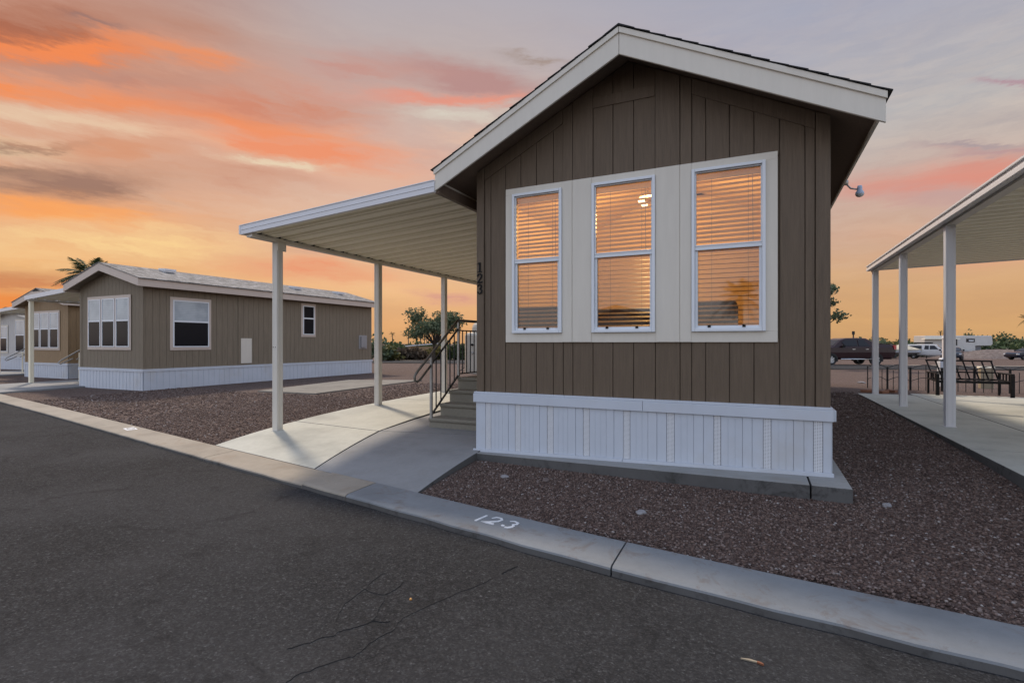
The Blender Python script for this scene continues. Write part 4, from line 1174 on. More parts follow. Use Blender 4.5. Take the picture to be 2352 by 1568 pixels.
# bench frame without cushions
bn = empty('garden_bench', (4.05, 14.05, .39), R(1), 'black metal garden bench frame without cushions behind the patio slab', 'bench')
def bb_(name, *bars):
    m = MB()
    for b in bars: m.bar(*b)
    return m.build(name, M['black'], bn, bevel=.004, local=True)
bw = .56
bb_('seat', ((-bw, -.27, .30), (bw+.03, -.27, .30), .04, .05), ((-bw, .25, .33), (bw, .25, .33), .035), *[((-bw+.02+i*(2*bw-.04)/6, -.25, .305), (-bw+.02+i*(2*bw-.04)/6, .24, .335), .03, .02) for i in range(7)])
bb_('backrest', ((-bw-.06, .42, .73), (bw-.02, .42, .72), .034), ((-bw, .29, .48), (bw, .29, .48), .03), *[((-bw-.04+i*(2*bw)/7, .42, .72), (-bw+.04+i*(2*bw-.02)/7, .24, .33), .026, .02) for i in range(8)])
for s_ in (-1, 1):
    x = s_*(bw+.045)
    bb_('armrest', ((x, -.36, .475), (x, .30, .475), .06, .025), ((x, -.20, .32), (x, -.20, .46), .025), ((x, -.06, .32), (x, -.06, .46), .025), ((x, .08, .32), (x, .08, .46), .025), ((x, -.33, .31), (x, .26, .33), .035))
    bb_('leg', ((x, -.34, 0), (x, -.34, .46), .06, .05)); bb_('leg', ((x, .27, 0), (x, .27, .46), .036))

def rock(name, x, y, r, mat, label, cat='stone', group=None, flat=.5, seed=0):
    rr = random.Random(seed); bm = bmesh.new(); bmesh.ops.create_icosphere(bm, subdivisions=2, radius=1)
    for v in bm.verts:
        k = 1+rr.uniform(-.16, .16); v.co = Vector((v.co.x*r*k*1.25, v.co.y*r*k*.9, v.co.z*r*k*flat))
    me = bpy.data.meshes.new(name); bm.to_mesh(me); bm.free(); me.materials.append(mat)
    o = bpy.data.objects.new(name, me); COL.objects.link(o); o.location = (x, y, gz(x, y)+r*flat*.45); o.rotation_euler = (0, 0, rr.uniform(0, 3))
    return tag(o, label, cat, group)
pale = paint('pale stone', (.25, .24, .245), .85, .2, 12, .4, 40)
dark_st = paint('brown stone', (.13, .10, .09), .9, .2, 12, .4, 40)
GS = 'larger stones lying on the front gravel'
rock('stone', -2.33, 4.70, .036, pale, 'pale flat stone on the gravel near the walkway corner', group=GS, seed=1)
rock('stone', -.85, 4.20, .042, pale, 'pale oblong stone in the middle of the front gravel', group=GS, seed=2)
rock('stone', -1.88, 4.73, .04, dark_st, 'brown round stone on gravel left of the pale oblong stone', group=GS, seed=3)
rock('stone', .93, 4.95, .036, pale, 'pale stone beside the right corner of the house pad', group=GS, seed=5)
rock('valve_box', 3.1, 20.2, .10, pale, 'white and dark lump on the gravel beyond the house, left of the patio', 'valve cover', flat=.4, seed=9)
for k, (x, y) in enumerate([(2.25, 14.05), (2.55, 13.95), (2.42, 14.3), (2.75, 14.25)]):
    b = MB().box(-.11, .11, -.05, .05, 0, .06).build('brick', paint('clay brick', (.27, .13, .08), .9, .2, 12) if k == 0 else bpy.data.materials['clay brick'])
    b.location = (x, y, gz(x, y)+.004); b.rotation_euler = (0, 0, k*.8)
    tag(b, 'loose clay brick lying at the back corner of the patio slab', 'brick', 'loose bricks by the patio corner')
tw = MB()
for k in range(7):
    a = random.uniform(0, 6.3); x, y = -13.2+random.uniform(-.8, .8), 23+random.uniform(-.4, .4)
    tw.tube([(x, y, gz(x, y)+.02), (x+.4*math.cos(a), y+.3*math.sin(a), gz(x, y)+random.uniform(.15, .5)), (x+.7*math.cos(a), y+.5*math.sin(a), gz(x, y)+random.uniform(.1, .35))], [.035, .025, .01], 5)
tag(tw.build('dry_branch', M['bark']), 'dead branches lying on the gravel beyond the old slab', 'dead branch')
lf = MB(); lf.ribbon([(-.068, 2.607), (-.03, 2.612), (0, 2.609)], [.004, .014, .010], fr, .037, .043, 0); lf.ribbon([(0.001, 2.609), (.016, 2.604), (.028, 2.598)], [.010, .011, .004], fr, .037, .045, 1)
tag(lf.build('dry_leaf', [paint('pale husk', (.26, .22, .16), .8), paint('rust husk', (.20, .075, .035), .8)]), 'dry curled leaf with a rusty tip lying on the asphalt', 'leaf')
pe = MB().lathe([(0, 0), (.007, .002), (.008, .007), (.004, .012), (0, .013)], (-1.783, 2.396, .036), 10).build('pebble', paint('amber pebble', (.60, .30, .08), .5), smooth=True)
tag(pe, 'tiny amber pebble on the dark asphalt beside the cracks', 'pebble')

# ------------------------------------------------------------------ crushed rock: one scattered mass
def scatter(name, polys, label=None):
    ico = bmesh.new(); bmesh.ops.create_icosphere(ico, subdivisions=1, radius=1)
    bv = np.array([v.co[:] for v in ico.verts]); bf = np.array([[v.index for v in f.verts] for f in ico.faces]); ico.free()
    variants = []
    for k in range(14):
        sc = np.array([rng.uniform(.8, 1.3), rng.uniform(.7, 1.1), rng.uniform(.45, .8)])
        variants.append(bv*rng.uniform(.72, 1.22, (len(bv), 1))*sc)
    V, F, off = [], [], 0
    for (test, x0, x1, y0, y1, dens, r0, r1) in polys:
        n = int((x1-x0)*(y1-y0)*dens)
        X = rng.uniform(x0, x1, n); Y = rng.uniform(y0, y1, n)
        for x, y in zip(X, Y):
            if not test(x, y): continue
            r = r0+(r1-r0)*rng.random()**2.2
            a = rng.uniform(0, 6.283); c, s_ = math.cos(a), math.sin(a)
            v = variants[rng.integers(14)]*r
            px = v[:, 0]*c-v[:, 1]*s_+x; py = v[:, 0]*s_+v[:, 1]*c+y
            V.append(np.stack([px, py, v[:, 2]+gz(x, y)+r*.28], 1)); F.append(bf+off); off += len(bv)
    V = np.concatenate(V); F = np.concatenate(F)
    me = bpy.data.meshes.new(name)
    me.vertices.add(len(V)); me.vertices.foreach_set('co', V.ravel())
    me.loops.add(F.size); me.loops.foreach_set('vertex_index', F.ravel().astype(np.int32))
    me.polygons.add(len(F)); me.polygons.foreach_set('loop_start', np.arange(0, F.size, 3, dtype=np.int32)); me.polygons.foreach_set('loop_total', np.full(len(F), 3, np.int32))
    me.materials.append(M['stones']); me.update(calc_edges=True)
    o = bpy.data.objects.new(name, me); COL.objects.link(o)
    return tag(o, label, 'gravel', kind='stuff')
def front_ok(x, y):
    if y < yc(x)+.004: return False
    if x < -2.885: return False
    if -2.97 < x < .715 and y > 5.20-(x+2.95)*.0739-.015: return False
    if x > 1.985: return False
    return True
def left_ok(x, y):
    if y < yc(x)+.004 or x > -6.75: return False
    if y > 8.9 and x < -16.2: return False
    if -13.5 < x < -10.2 and 9.7 < y < 15: return False
    return x > -19.2
scatter('gravel', [(front_ok, -2.9, 2.0, 3.2, 5.4, 5600, .0045, .0135), (front_ok, .7, 2.0, 5.4, 9, 3400, .006, .0145), (front_ok, .7, 2.0, 9, 14, 1000, .009, .020),
                   (left_ok, -10.5, -6.7, 4.6, 9.5, 1000, .009, .019), (left_ok, -16.2, -10.5, 5.2, 10, 330, .012, .025), (left_ok, -12, -6.7, 9.5, 14, 200, .014, .026)],
        'reddish brown crushed rock gravel covering the lots')

# ------------------------------------------------------------------ trees, palms, shrubs
def leaves(name, mat, parent, centres, n, size, seed, aspect=.55, kind=None):
    """n leaf clumps (small tilted quads) spread through the given (centre, radii) lobes, denser on the outside"""
    r = np.random.default_rng(seed)
    wts = np.array([c[3]*c[4]*c[5] for c in centres]); wts = wts/wts.sum()
    pick = r.choice(len(centres), n, p=wts)
    d = r.normal(size=(n, 3)); d /= np.linalg.norm(d, axis=1)[:, None]
    rad = r.random(n)**.45*(1+.18*np.sin(d[:, 0]*5+seed)+.15*np.sin(d[:, 1]*7+d[:, 2]*6))
    C = np.array(centres)[pick]
    pos = C[:, :3]+d*rad[:, None]*C[:, 3:6]
    u = r.normal(size=(n, 3)); u /= np.linalg.norm(u, axis=1)[:, None]
    v = np.cross(u, r.normal(size=(n, 3))); v /= np.linalg.norm(v, axis=1)[:, None]
    s = size*(.5+r.random(n))[:, None]
    V = np.stack([pos-u*s, pos+v*s*aspect, pos+u*s, pos-v*s*aspect], 1).reshape(-1, 3)
    o_loc = Vector((0, 0, 0)); p = parent
    while p is not None: o_loc += p.location; p = p.parent
    V = V-np.array(o_loc[:])
    me = bpy.data.meshes.new(name)
    F = np.arange(4*n, dtype=np.int32)
    me.vertices.add(4*n); me.vertices.foreach_set('co', V.ravel())
    me.loops.add(4*n); me.loops.foreach_set('vertex_index', F)
    me.polygons.add(n); me.polygons.foreach_set('loop_start', np.arange(0, 4*n, 4, dtype=np.int32)); me.polygons.foreach_set('loop_total', np.full(n, 4, np.int32))
    me.materials.append(mat); me.update(calc_edges=True)
    o = bpy.data.objects.new(name, me); COL.objects.link(o)
    if parent is not None: o.parent = parent
    return o
def tree(name, label, x, y, height, spread, mat, seed, nleaf=3500, lobes=11, trunk=.16, group=None, leaf=.16, low=.35, tilt=0.0):
    rr = random.Random(seed); z = gz(x, y)
    t = empty(name, (x, y, z), 0, label, 'tree', group)
    tb = MB(); C = []
    fork = (x+tilt*.3, y, z+height*.28)
    tb.tube([(x, y, z-.1), (x+tilt*.1, y, z+height*.14), fork], [trunk*1.25, trunk, trunk*.8], 8)
    for k in range(lobes):
        a = k*2.4+rr.uniform(-.4, .4); q = rr.uniform(.45, 1.0)
        h = height*rr.uniform(low+.12, .86)
        ex, ey, ez = x+tilt+math.cos(a)*spread*q*.8, y+math.sin(a)*spread*q*.8, z+h
        m = (fork[0]*.55+ex*.45, fork[1]*.55+ey*.45, (fork[2]+ez)/2+rr.uniform(-.2, .3))
        tb.tube([fork, m, (ex, ey, ez)], [trunk*.55, trunk*.32, trunk*.10], 6)
        for _ in range(3):
            tb.tube([(ex, ey, ez), (ex+rr.uniform(-.6, .6)*spread*.35, ey+rr.uniform(-.6, .6)*spread*.35, ez+rr.uniform(-.1, .5)*height*.16)], [trunk*.12, trunk*.04], 4)
        s_ = spread*rr.uniform(.26, .42)
        C.append((ex, ey, ez, s_, s_, s_*rr.uniform(.55, .8)))
    tb.build('trunk', M['bark'], t)
    leaves('crown', mat, t, C, nleaf, leaf, seed)
    return t
def shrub(label, x, y, w, h, mat, seed, n=900, group='desert shrubs beyond the lots', leaf=.12):
    rr = random.Random(seed); z = gz(x, y)
    t = empty('shrub', (x, y, z), 0, label, 'shrub', group)
    C = [(x+rr.uniform(-.6, .6)*w, y+rr.uniform(-.5, .5)*w, z+h*rr.uniform(.25, .72), w*rr.uniform(.3, .5), w*rr.uniform(.3, .5), h*rr.uniform(.22, .36)) for _ in range(8)]
    C.append((x, y, z+h*.25, w*.75, w*.7, h*.28))
    leaves('foliage', mat, t, C, n, leaf, seed)
    s_ = MB()
    for k in range(5): s_.tube([(x, y, z-.05), (x+rr.uniform(-.5, .5)*w, y+rr.uniform(-.4, .4)*w, z+h*.6)], [.05, .015], 5)
    s_.build('stem', M['bark'], t)
    return t
def palm(label, x, y, height, fr_len, seed, nfr=26, cat='palm tree', group=None, nl=15, r0=.17):
    rr = random.Random(seed); z = gz(x, y)
    t = empty('palm_tree', (x, y, z), 0, label, cat, group)
    lean = rr.uniform(-.3, .3)
    MB().tube([(x, y, z-.1), (x+lean*.4, y, z+height*.5), (x+lean, y, z+height)], [r0*1.3, r0, r0*.85], 9).build('trunk', M['palmbark'], t)
    cx, cy, cz = x+lean, y, z+height
    f = MB()
    for k in range(nfr):
        a = k*2.39996; e = rr.uniform(-.55, 1.25) if k > 4 else rr.uniform(1.0, 1.4)
        L = fr_len*rr.uniform(.8, 1.1)
        pts = []
        for i in range(7):
            u = i/6; hr = L*u*math.cos(e*.8); vz = L*(math.sin(e)*u-.42*u*u*(1.2-e*.4))
            pts.append(Vector((cx+math.cos(a)*hr, cy+math.sin(a)*hr, cz+vz)))
        f.tube(pts, [.03, .025, .02, .016, .012, .008, .004], 4)
        side = Vector((-math.sin(a), math.cos(a), 0))
        for i in range(nl):
            u = .22+.78*i/nl; j = min(int(u*6), 5); w = u*6-j
            p = pts[j].lerp(pts[j+1], w); d = (pts[j+1]-pts[j]).normalized()
            l = fr_len*.34*math.sin(math.pi*(.18+.8*u))
            for s_ in (-1, 1):
                tip = p+side*s_*l*.75+d*l*.65+Vector((0, 0, -l*rr.uniform(.15, .5)))
                wv = d*.045*fr_len/2
                f.add([p-wv, p+wv, tip], [(0, 1, 2)])
    f.build('crown', M['palm'], t)
    return t
F_, CXp, Hp, TH_ = 1180., 1176., 788., R(25.5)
def at(px, dist):                       # a bearing from the street corner, and the distance out along the view
    xc = (px-CXp)/F_
    return (xc*math.cos(TH_)-math.sin(TH_))*dist, (xc*math.sin(TH_)+math.cos(TH_))*dist
palm('green feather palm rising behind the greige home roof', *at(213, 31), 5.55, 1.75, 3, 40, nl=18)
tree('mesquite_tree', 'airy grey green mesquite tree seen between the patio cover posts', *at(996, 49), 5.2, 2.75, M['mesq'], 5, 6000, 20, .15, leaf=.11, low=.36, tilt=.3)
tree('palo_verde_tree', 'sparse grey green tree showing past the right wall of the house', *at(1877, 30), 5.9, 1.35, M['mesq'], 8, 2600, 14, .10, leaf=.085, low=.35)
tree('mesquite_tree', 'dark tree at the far left end between the tan and white homes', *at(28, 60), 4.2, 2.2, M['green'], 9, 1800, 9, .14)
sh = [  # px, dist, width, height, material, label
    (871, 46, 1.5, 2.3, 'mesq', 'grey green shrub beside the far corner of the greige home'),
    (893, 47, 1.6, 1.7, 'olive', 'olive yellow shrub right of the second patio cover post'),
    (915, 49, 1.6, 1.4, 'dry', 'brown dry brush between the olive shrub and mesquite tree'),
    (942, 50, 1.8, 1.35, 'dry', 'dark brown brush under the white far roof'),
    (962, 51, 1.6, 1.2, 'dry', 'dark brown brush left of the mesquite trunk'),
    (1012, 51, 1.7, 1.5, 'olive', 'olive shrub right of the mesquite trunk behind the railing'),
    (1045, 50, 1.8, 1.7, 'green', 'dark green shrub behind the stair railing top post'),
    (1075, 52, 1.8, 1.4, 'dry', 'brown brush behind the beige tank'),
    (1925, 58, 2.2, 2.2, 'dry', 'pale dry brush above the maroon pickup roof'),
    (1955, 62, 2.0, 2.0, 'mesq', 'grey brush behind the cab of the maroon pickup'),
    (2000, 66, 2.6, 2.7, 'mesq', 'round grey green shrub behind the bed of the maroon pickup'),
    (2030, 70, 2.4, 2.4, 'olive', 'olive shrub between maroon pickup and boat'),
    (2058, 78, 2.8, 2.4, 'green', 'green shrub behind the covered boat'),
    (2090, 80, 2.8, 2.5, 'green', 'dark green shrub left of the white pickup'),
    (2112, 82, 2.4, 2.3, 'green', 'dark green shrub above the white pickup topper'),
    (2262, 84, 3.2, 3.6, 'mesq', 'tall grey green shrub right of the camper trailer nose'),
    (2245, 86, 2.4, 4.5, 'mesq', 'tallest sparse shrub above the camper trailer'),
    (2290, 84, 3.4, 3.8, 'green', 'broad green shrub on the bank above the dark sedan'),
    (2325, 83, 3.2, 3.5, 'mesq', 'grey green shrub on the bank at the right'),
    (2352, 82, 3.4, 3.1, 'green', 'dark green shrub at the right edge of the photo'),
    (2275, 76, 2.6, 1.4, 'dry', 'brown brush on the bank right of the trailer nose'),
    (2305, 75, 2.6, 1.2, 'dry', 'brown brush on the bank left of the dark sedan'),
]
# the rocky bank at the right
def bump(mb, cx, cy, w, d, h, a, seed):
    r_ = random.Random(seed); n = 14; vs = []
    for j in range(n+1):
        for i in range(n+1):
            u, v = i/n*2-1, j/n*2-1; q = max(0, 1-u*u)*max(0, 1-v*v)
            x, y = u*w, v*d
            X, Y = cx+x*math.cos(a)-y*math.sin(a), cy+x*math.sin(a)+y*math.cos(a)
            vs.append((X, Y, gz(X, Y)-.05+h*q**.8*(1+r_.uniform(-.12, .12))))
    mb.add(vs, [(j*(n+1)+i, j*(n+1)+i+1, (j+1)*(n+1)+i+1, (j+1)*(n+1)+i) for j in range(n) for i in range(n)])
hb = MB()
bump(hb, *at(2300, 72), 9, 5, 1.3, TH_, 1); bump(hb, *at(2420, 80), 12, 6, 1.9, TH_, 2)
tag(hb.build('bank', ground_mat('bank rubble', (.11, .085, .075, 1), (.17, .135, .12, 1), (.25, .21, .19, 1), 7, .8)), kind='structure')
for k, (px, d, w, h, m, lb) in enumerate(sh):
    shrub(lb, *at(px, d), w, h, M[m], 40+k, 850 if w < 2.5 else 1100, leaf=.15 if d < 60 else .2)
# far fringe of brush along the whole horizon
C = []
r_ = random.Random(3)
for k in range(150):
    a = -1.35+k*1.75/150+r_.uniform(-.01, .01); d = r_.uniform(105, 135)
    x, y = math.sin(a)*d, math.cos(a)*d
    C.append((x, y, gz(x, y)+r_.uniform(.7, 1.5), r_.uniform(1.5, 3.4), r_.uniform(1, 2), r_.uniform(.8, 1.7)))
tag(leaves('far_brush', M['green'], None, C, 20000, .35, 77), 'far band of dark brush along the horizon', 'brush', kind='stuff')
# far palms
fp = [(902, .72), (938, 1.0), (955, 1.1), (958, .9), (966, .75), (975, 1.05), (981, .95), (985, 1.05), (991, .85), (999, 1.0)]
pl = ['shortest far palm nearest the olive shrub', 'far palm standing apart at the left of the palm row', 'tallest far palm left of the mesquite crown', 'far palm close beside the tallest one',
      'short far palm in the middle of the row', 'far palm with a full head at the middle of the row', 'slim far palm under the mesquite crown edge', 'far palm under the left mesquite branches', 'short far palm by the mesquite trunk', 'rightmost far palm against the mesquite trunk']
for k, ((px, s_), lb) in enumerate(zip(fp, pl)):
    palm('tiny dark '+lb, *at(px, 150), 5.2*s_+.9, 1.25, 60+k, 16, 'palm tree', 'far palms on the horizon', nl=7, r0=.13)
palm('small dark palm above the shrubs at the right edge', *at(2364, 95), 6.6, 1.6, 91, 20, nl=9)
palm('far palm above the trailer roof behind the white pickup', *at(2161, 110), 4.4, .8, 92, 14, nl=7, r0=.12)
# far pale roof and a pole
fb = empty('far_building', (*at(978, 62), gz(*at(978, 62))), R(25), 'low far building with a white sloping roof among the brush', 'building')
MB().box(-1.9, 1.9, -1.5, 1.5, 0, 1.35).build('wall', M['tan'], fb, local=True)
MB().prism([(-2.1, 1.36), (2.1, 1.72), (2.1, 1.82), (-2.1, 1.46)], 'y', -1.7, 1.7).build('roof', M['alu'], fb, local=True)
px_, py_ = at(1960, 75)
po = empty('utility_pole', (px_, py_, gz(px_, py_)), 0, 'thin dark pole behind the roof of the maroon pickup', 'pole')
MB().tube([(px_, py_, gz(px_, py_)), (px_, py_, 3.2)], .09, 8).build('shaft', M['bark'], po)
MB().box(px_-.16, px_+.16, py_-.16, py_+.16, 2.75, 3.25).build('cap', M['dark'], po)

# ------------------------------------------------------------------ vehicles
CHR = paint('chrome', (.55, .56, .58), .18, .05, 6, metal=.9)
RIM = paint('alloy rim', (.42, .44, .47), .28, .05, 6, metal=.8)
TAIL = paint('tail lamp', (.45, .05, .05), .2, .1, spec=.8)
HEAD = paint('head lamp', (.55, .58, .62), .1, .05, spec=.9)
def body(mb, prof, hw, roof_hw, belt, m=0):
    """loft along x: the side profile gives the top and bottom line, the width narrows above the belt line"""
    zt = max(z for _, z in prof)
    W_ = lambda z: hw if z <= belt else hw-(hw-roof_hw)*(z-belt)/(zt-belt)
    xs_ = [p[0] for p in prof]; x0, x1 = min(xs_), max(xs_)
    def cut(x):
        zz = []
        for (xa, za), (xb, zb) in zip(prof, prof[1:]+prof[:1]):
            if min(xa, xb)-1e-9 <= x <= max(xa, xb)+1e-9:
                zz.append(za if abs(xa-xb) < 1e-9 else za+(zb-za)*(x-xa)/(xb-xa))
                if abs(xa-xb) < 1e-9: zz.append(zb)
        return min(zz), max(zz)
    st = sorted(set([x0+.003, x1-.003]+[x for x in xs_ if x0 < x < x1]+list(np.linspace(x0+.02, x1-.02, 30))))
    vs = []; n = 12
    for x in st:
        lo, hi = cut(x); e = 1-.06*max(0, 1-min(x-x0, x1-x)/.35)
        zb_ = min(belt, hi-.05); wt_2 = W_(hi)
        half = [(0, lo), (hw*.90*e, lo), (hw*.985*e, lo+min(.14, (hi-lo)*.3)), (hw*e, (lo+zb_)/2+.08), (hw*.985*e, zb_), (max(wt_2*.985*e, .05), hi-.045), (wt_2*.88*e, hi)]
        vs += [(x, y, z) for y, z in half]+[(x, -y, z) for y, z in reversed(half[1:])]
    k = 13
    fs = [tuple(range(k)), tuple((len(st)-1)*k+i for i in range(k-1, -1, -1))]
    fs += [(i*k+j, (i+1)*k+j, (i+1)*k+(j+1) % k, i*k+(j+1) % k) for i in range(len(st)-1) for j in range(k)]
    mb.add(vs, fs, m)
    return W_
def wheel(t, x, y, r, w, spokes=6):
    s_ = 1 if y > 0 else -1
    wh = MB().lathe([(r*.62, -w/2), (r*.93, -w/2), (r, -w*.3), (r, w*.3), (r*.93, w/2), (r*.62, w/2)], (x, y, r), 28, 'y').build('tyre', M['rub'], t, local=True)
    m = MB().lathe([(r*.63, .0), (r*.60, .02*s_), (r*.56, .0), (0, -.02*s_)], (x, y+s_*w*.42, r), 28, 'y')
    for k in range(spokes):
        a = k*2*math.pi/spokes
        m.bar((x, y+s_*(w*.42+.01), r), (x+math.cos(a)*r*.56, y+s_*(w*.42+.012), r+math.sin(a)*r*.56), r*.2, .02, up=(0, 1, 0))
    m.build('rim', RIM, wh, local=True)
    return wh
def arch(mb, x, y, r, m=1):
    """dark wheel opening set into the body side"""
    pts = [(x+math.cos(a)*r, r*.80+math.sin(a)*r) for a in np.linspace(-.25, math.pi+.25, 15)]
    mb.prism(pts, 'y', y-.012, y+.012, m)
def pane(mb, pts, W_, s_, m=0, off=.012):
    P = [(x, s_*(W_(z)+off-.03), z) for x, z in pts]+[(x, s_*(W_(z)+off), z) for x, z in pts]
    n = len(pts)
    mb.add(P, [tuple(range(n)), tuple(2*n-1-i for i in range(n))]+[(i, i+1 if i+1 < n else 0, n+(i+1) % n, n+i) for i in range(n)], m)
def vehicle(name, label, cat, loc, rz, prof, hw, rhw, belt, paintm, wheels, wr, windows, lamps=(), extra=None, spokes=6, front=()):
    t = empty(name, loc, rz, label, cat, 'vehicles parked beyond the lots')
    b = MB(); W_ = body(b, prof, hw, rhw, belt)
    for wx in wheels:
        for s_ in (-1, 1): arch(b, wx, s_*(hw-.002), wr*1.16)
    b.build('body', [paintm, M['dark']], t, local=True)
    for pts in windows:
        for s_ in (-1, 1):
            g_ = MB(); pane(g_, pts, W_, s_); g_.build('window', M['autoglass'], t, local=True)
    for pts in front:
        g_ = MB(); (xa, za), (xb, zb) = pts
        wa, wb = W_(za)*.90, W_(zb)*.86
        nx_, nz_ = (zb-za), -(xb-xa); l = math.hypot(nx_, nz_); nx_, nz_ = nx_/l*.012, nz_/l*.012
        if nz_ < 0: nx_, nz_ = -nx_, -nz_
        g_.add([(xa+nx_, -wa, za+nz_), (xa+nx_, wa, za+nz_), (xb+nx_, wb, zb+nz_), (xb+nx_, -wb, zb+nz_), (xa-nx_, -wa, za-nz_), (xa-nx_, wa, za-nz_), (xb-nx_, wb, zb-nz_), (xb-nx_, -wb, zb-nz_)],
               [(0, 1, 2, 3), (4, 5, 6, 7), (0, 1, 5, 4), (1, 2, 6, 5), (2, 3, 7, 6), (3, 0, 4, 7)])
        g_.build('windscreen', M['autoglass'], t, local=True)
    for wx in wheels:
        for s_ in (-1, 1): wheel(t, wx, s_*(hw-.11), wr, .24, spokes)
    for nm, x, z, w_, h_, mt_ in lamps:
        for s_ in (-1, 1): MB().box(x-w_/2, x+w_/2, s_*(hw-.10)-.115, s_*(hw-.10)+.115, z-h_/2, z+h_/2).build(nm, mt_, t, local=True, bevel=.01)
    for s_ in (-1, 1):
        MB().box(*extra['mirror'], s_*(hw+.10)-.08, s_*(hw+.10)+.08, belt+.02, belt+.20).build('mirror', M['black'] if not extra.get('mm') else extra['mm'], t, local=True, bevel=.02)
        for hx in extra.get('handles', ()):
            MB().box(hx-.10, hx+.10, s_*(hw+.018)-.015, s_*(hw+.018)+.015, belt-.13, belt-.09).build('door_handle', CHR if extra.get('ch') else paintm, t, local=True)
    return t
cam_dir = TH_
def vloc(px, d, z=None):
    x, y = at(px, d); return (x, y, gz(x, y) if z is None else z)
# x forward; the pickup points left (away along -right)
maroon = paint('maroon paint', (.022, .006, .009), .25, .08, 2, spec=.35)
ax, ay = vloc(1992, 37)[:2]
HD = TH_+math.pi
mp_ = vehicle('pickup_truck', 'dark maroon crew cab pickup with sloping rear pillars parked across the far road', 'pickup truck', (ax+math.cos(HD)*1.45, ay+math.sin(HD)*1.45, gz(ax, ay)+.02), HD,
        [(-2.78, .52), (-2.82, .95), (-2.74, 1.46), (-2.60, 1.49), (-1.62, 1.52), (-1.15, 1.74), (-.85, 1.90), (-.2, 1.93), (.55, 1.92), (1.0, 1.80), (1.55, 1.36), (2.5, 1.24), (2.76, 1.10), (2.80, .55), (2.6, .40), (-2.5, .42)],
        .98, .76, 1.24, maroon, (-1.42, 1.75), .41,
        [[(-1.02, 1.34), (-.20, 1.36), (-.20, 1.80), (-.66, 1.80)], [(-.10, 1.36), (.72, 1.36), (.95, 1.62), (.66, 1.80), (-.10, 1.80)]],
        [('taillight', -2.74, 1.26, .16, .30, TAIL), ('headlight', 2.68, .98, .16, .22, HEAD)],
        {'mirror': (.86, 1.04), 'handles': (-.75, .18), 'ch': True}, 7, front=[((1.55, 1.38), (1.02, 1.79))])
for s_ in (-1, 1): MB().tube([(-1.1, s_*1.02, .44), (1.1, s_*1.02, .44)], .045, 10).build('running_board', CHR, mp_, local=True, smooth=True)
MB().box(-2.90, -2.70, -.92, .92, .52, .74).build('bumper', M['dark'], mp_, local=True, bevel=.03)
MB().box(-2.55, -1.2, -.80, .80, 1.525, 1.56).build('bed_cover', M['dark'], mp_, local=True, bevel=.01)
# white extended cab pickup with a topper, nose to the right and a little towards us
silver = paint('white car paint', (.50, .50, .50), .25, .03, 2, spec=.7)
wp = vehicle('pickup_truck', 'white pickup with camper shell and dark roof rack parked by the covered boat', 'pickup truck', vloc(2137, 66), TH_-R(46),
        [(-2.55, .50), (-2.60, 1.0), (-2.50, 1.10), (-2.36, 1.78), (-2.2, 1.84), (-.62, 1.86), (-.3, 1.86), (.42, 1.84), (.70, 1.78), (1.22, 1.22), (2.45, 1.12), (2.62, .95), (2.62, .50), (2.4, .40), (-2.3, .42)],
        .93, .74, 1.14, silver, (-1.60, 1.72), .38,
        [[(-2.26, 1.26), (-.78, 1.26), (-.78, 1.68), (-2.18, 1.68)], [(-.52, 1.22), (-.06, 1.22), (-.06, 1.70), (-.46, 1.70)], [(.04, 1.22), (.92, 1.22), (.50, 1.70), (.04, 1.70)]],
        [('headlight', 2.56, .95, .14, .20, HEAD), ('taillight', -2.54, 1.0, .12, .26, TAIL)],
        {'mirror': (.92, 1.08), 'handles': (.16,), 'mm': silver}, 6, front=[((1.20, 1.24), (.72, 1.76))])
MB().box(-1.6, .2, -.62, .62, 1.93, 2.10).build('roof_rack', M['black'], wp, local=True, bevel=.03)
MB().box(2.58, 2.72, -.86, .86, .48, .68).build('bumper', CHR, wp, local=True, bevel=.02)
MB().box(2.60, 2.64, -.62, .62, .72, 1.0).build('grille', M['dark'], wp, local=True)
# dark blue cars
navy = paint('navy paint', (.012, .017, .032), .2, .08, 2, spec=.4)
SED = [(-2.25, .45), (-2.32, .80), (-2.22, 1.02), (-1.62, 1.08), (-1.05, 1.38), (-.35, 1.46), (.25, 1.44), (1.05, 1.06), (1.95, .92), (2.25, .74), (2.28, .42), (2.0, .28), (-2.0, .30)]
SEDW = [[(-1.18, 1.06), (-.34, 1.06), (-.34, 1.36), (-.86, 1.33)], [(-.26, 1.06), (.72, 1.04), (.24, 1.36), (-.26, 1.37)]]
vehicle('parked_car', 'dark navy sedan cut off by the right edge of the photo', 'car', vloc(2364, 62), TH_+math.pi, SED, .90, .64, 1.02, navy, (-1.38, 1.40), .33, SEDW,
        [('headlight', 2.16, .72, .2, .14, HEAD), ('taillight', -2.22, .86, .14, .16, TAIL)], {'mirror': (.62, .80), 'handles': (-.7, .25)}, 5, front=[((1.04, 1.08), (.27, 1.42)), ((-1.6, 1.10), (-1.07, 1.36))])
vehicle('parked_car', 'navy blue car mostly hidden behind the nearest white patio post', 'car', vloc(2187, 58), R(252), SED, .90, .64, 1.02, navy, (-1.38, 1.40), .33, SEDW,
        [('headlight', 2.16, .72, .2, .14, HEAD), ('taillight', -2.22, .86, .14, .16, TAIL)], {'mirror': (.62, .80), 'handles': (-.7, .25)}, 5, front=[((1.04, 1.08), (.27, 1.42)), ((-1.6, 1.10), (-1.07, 1.36))])
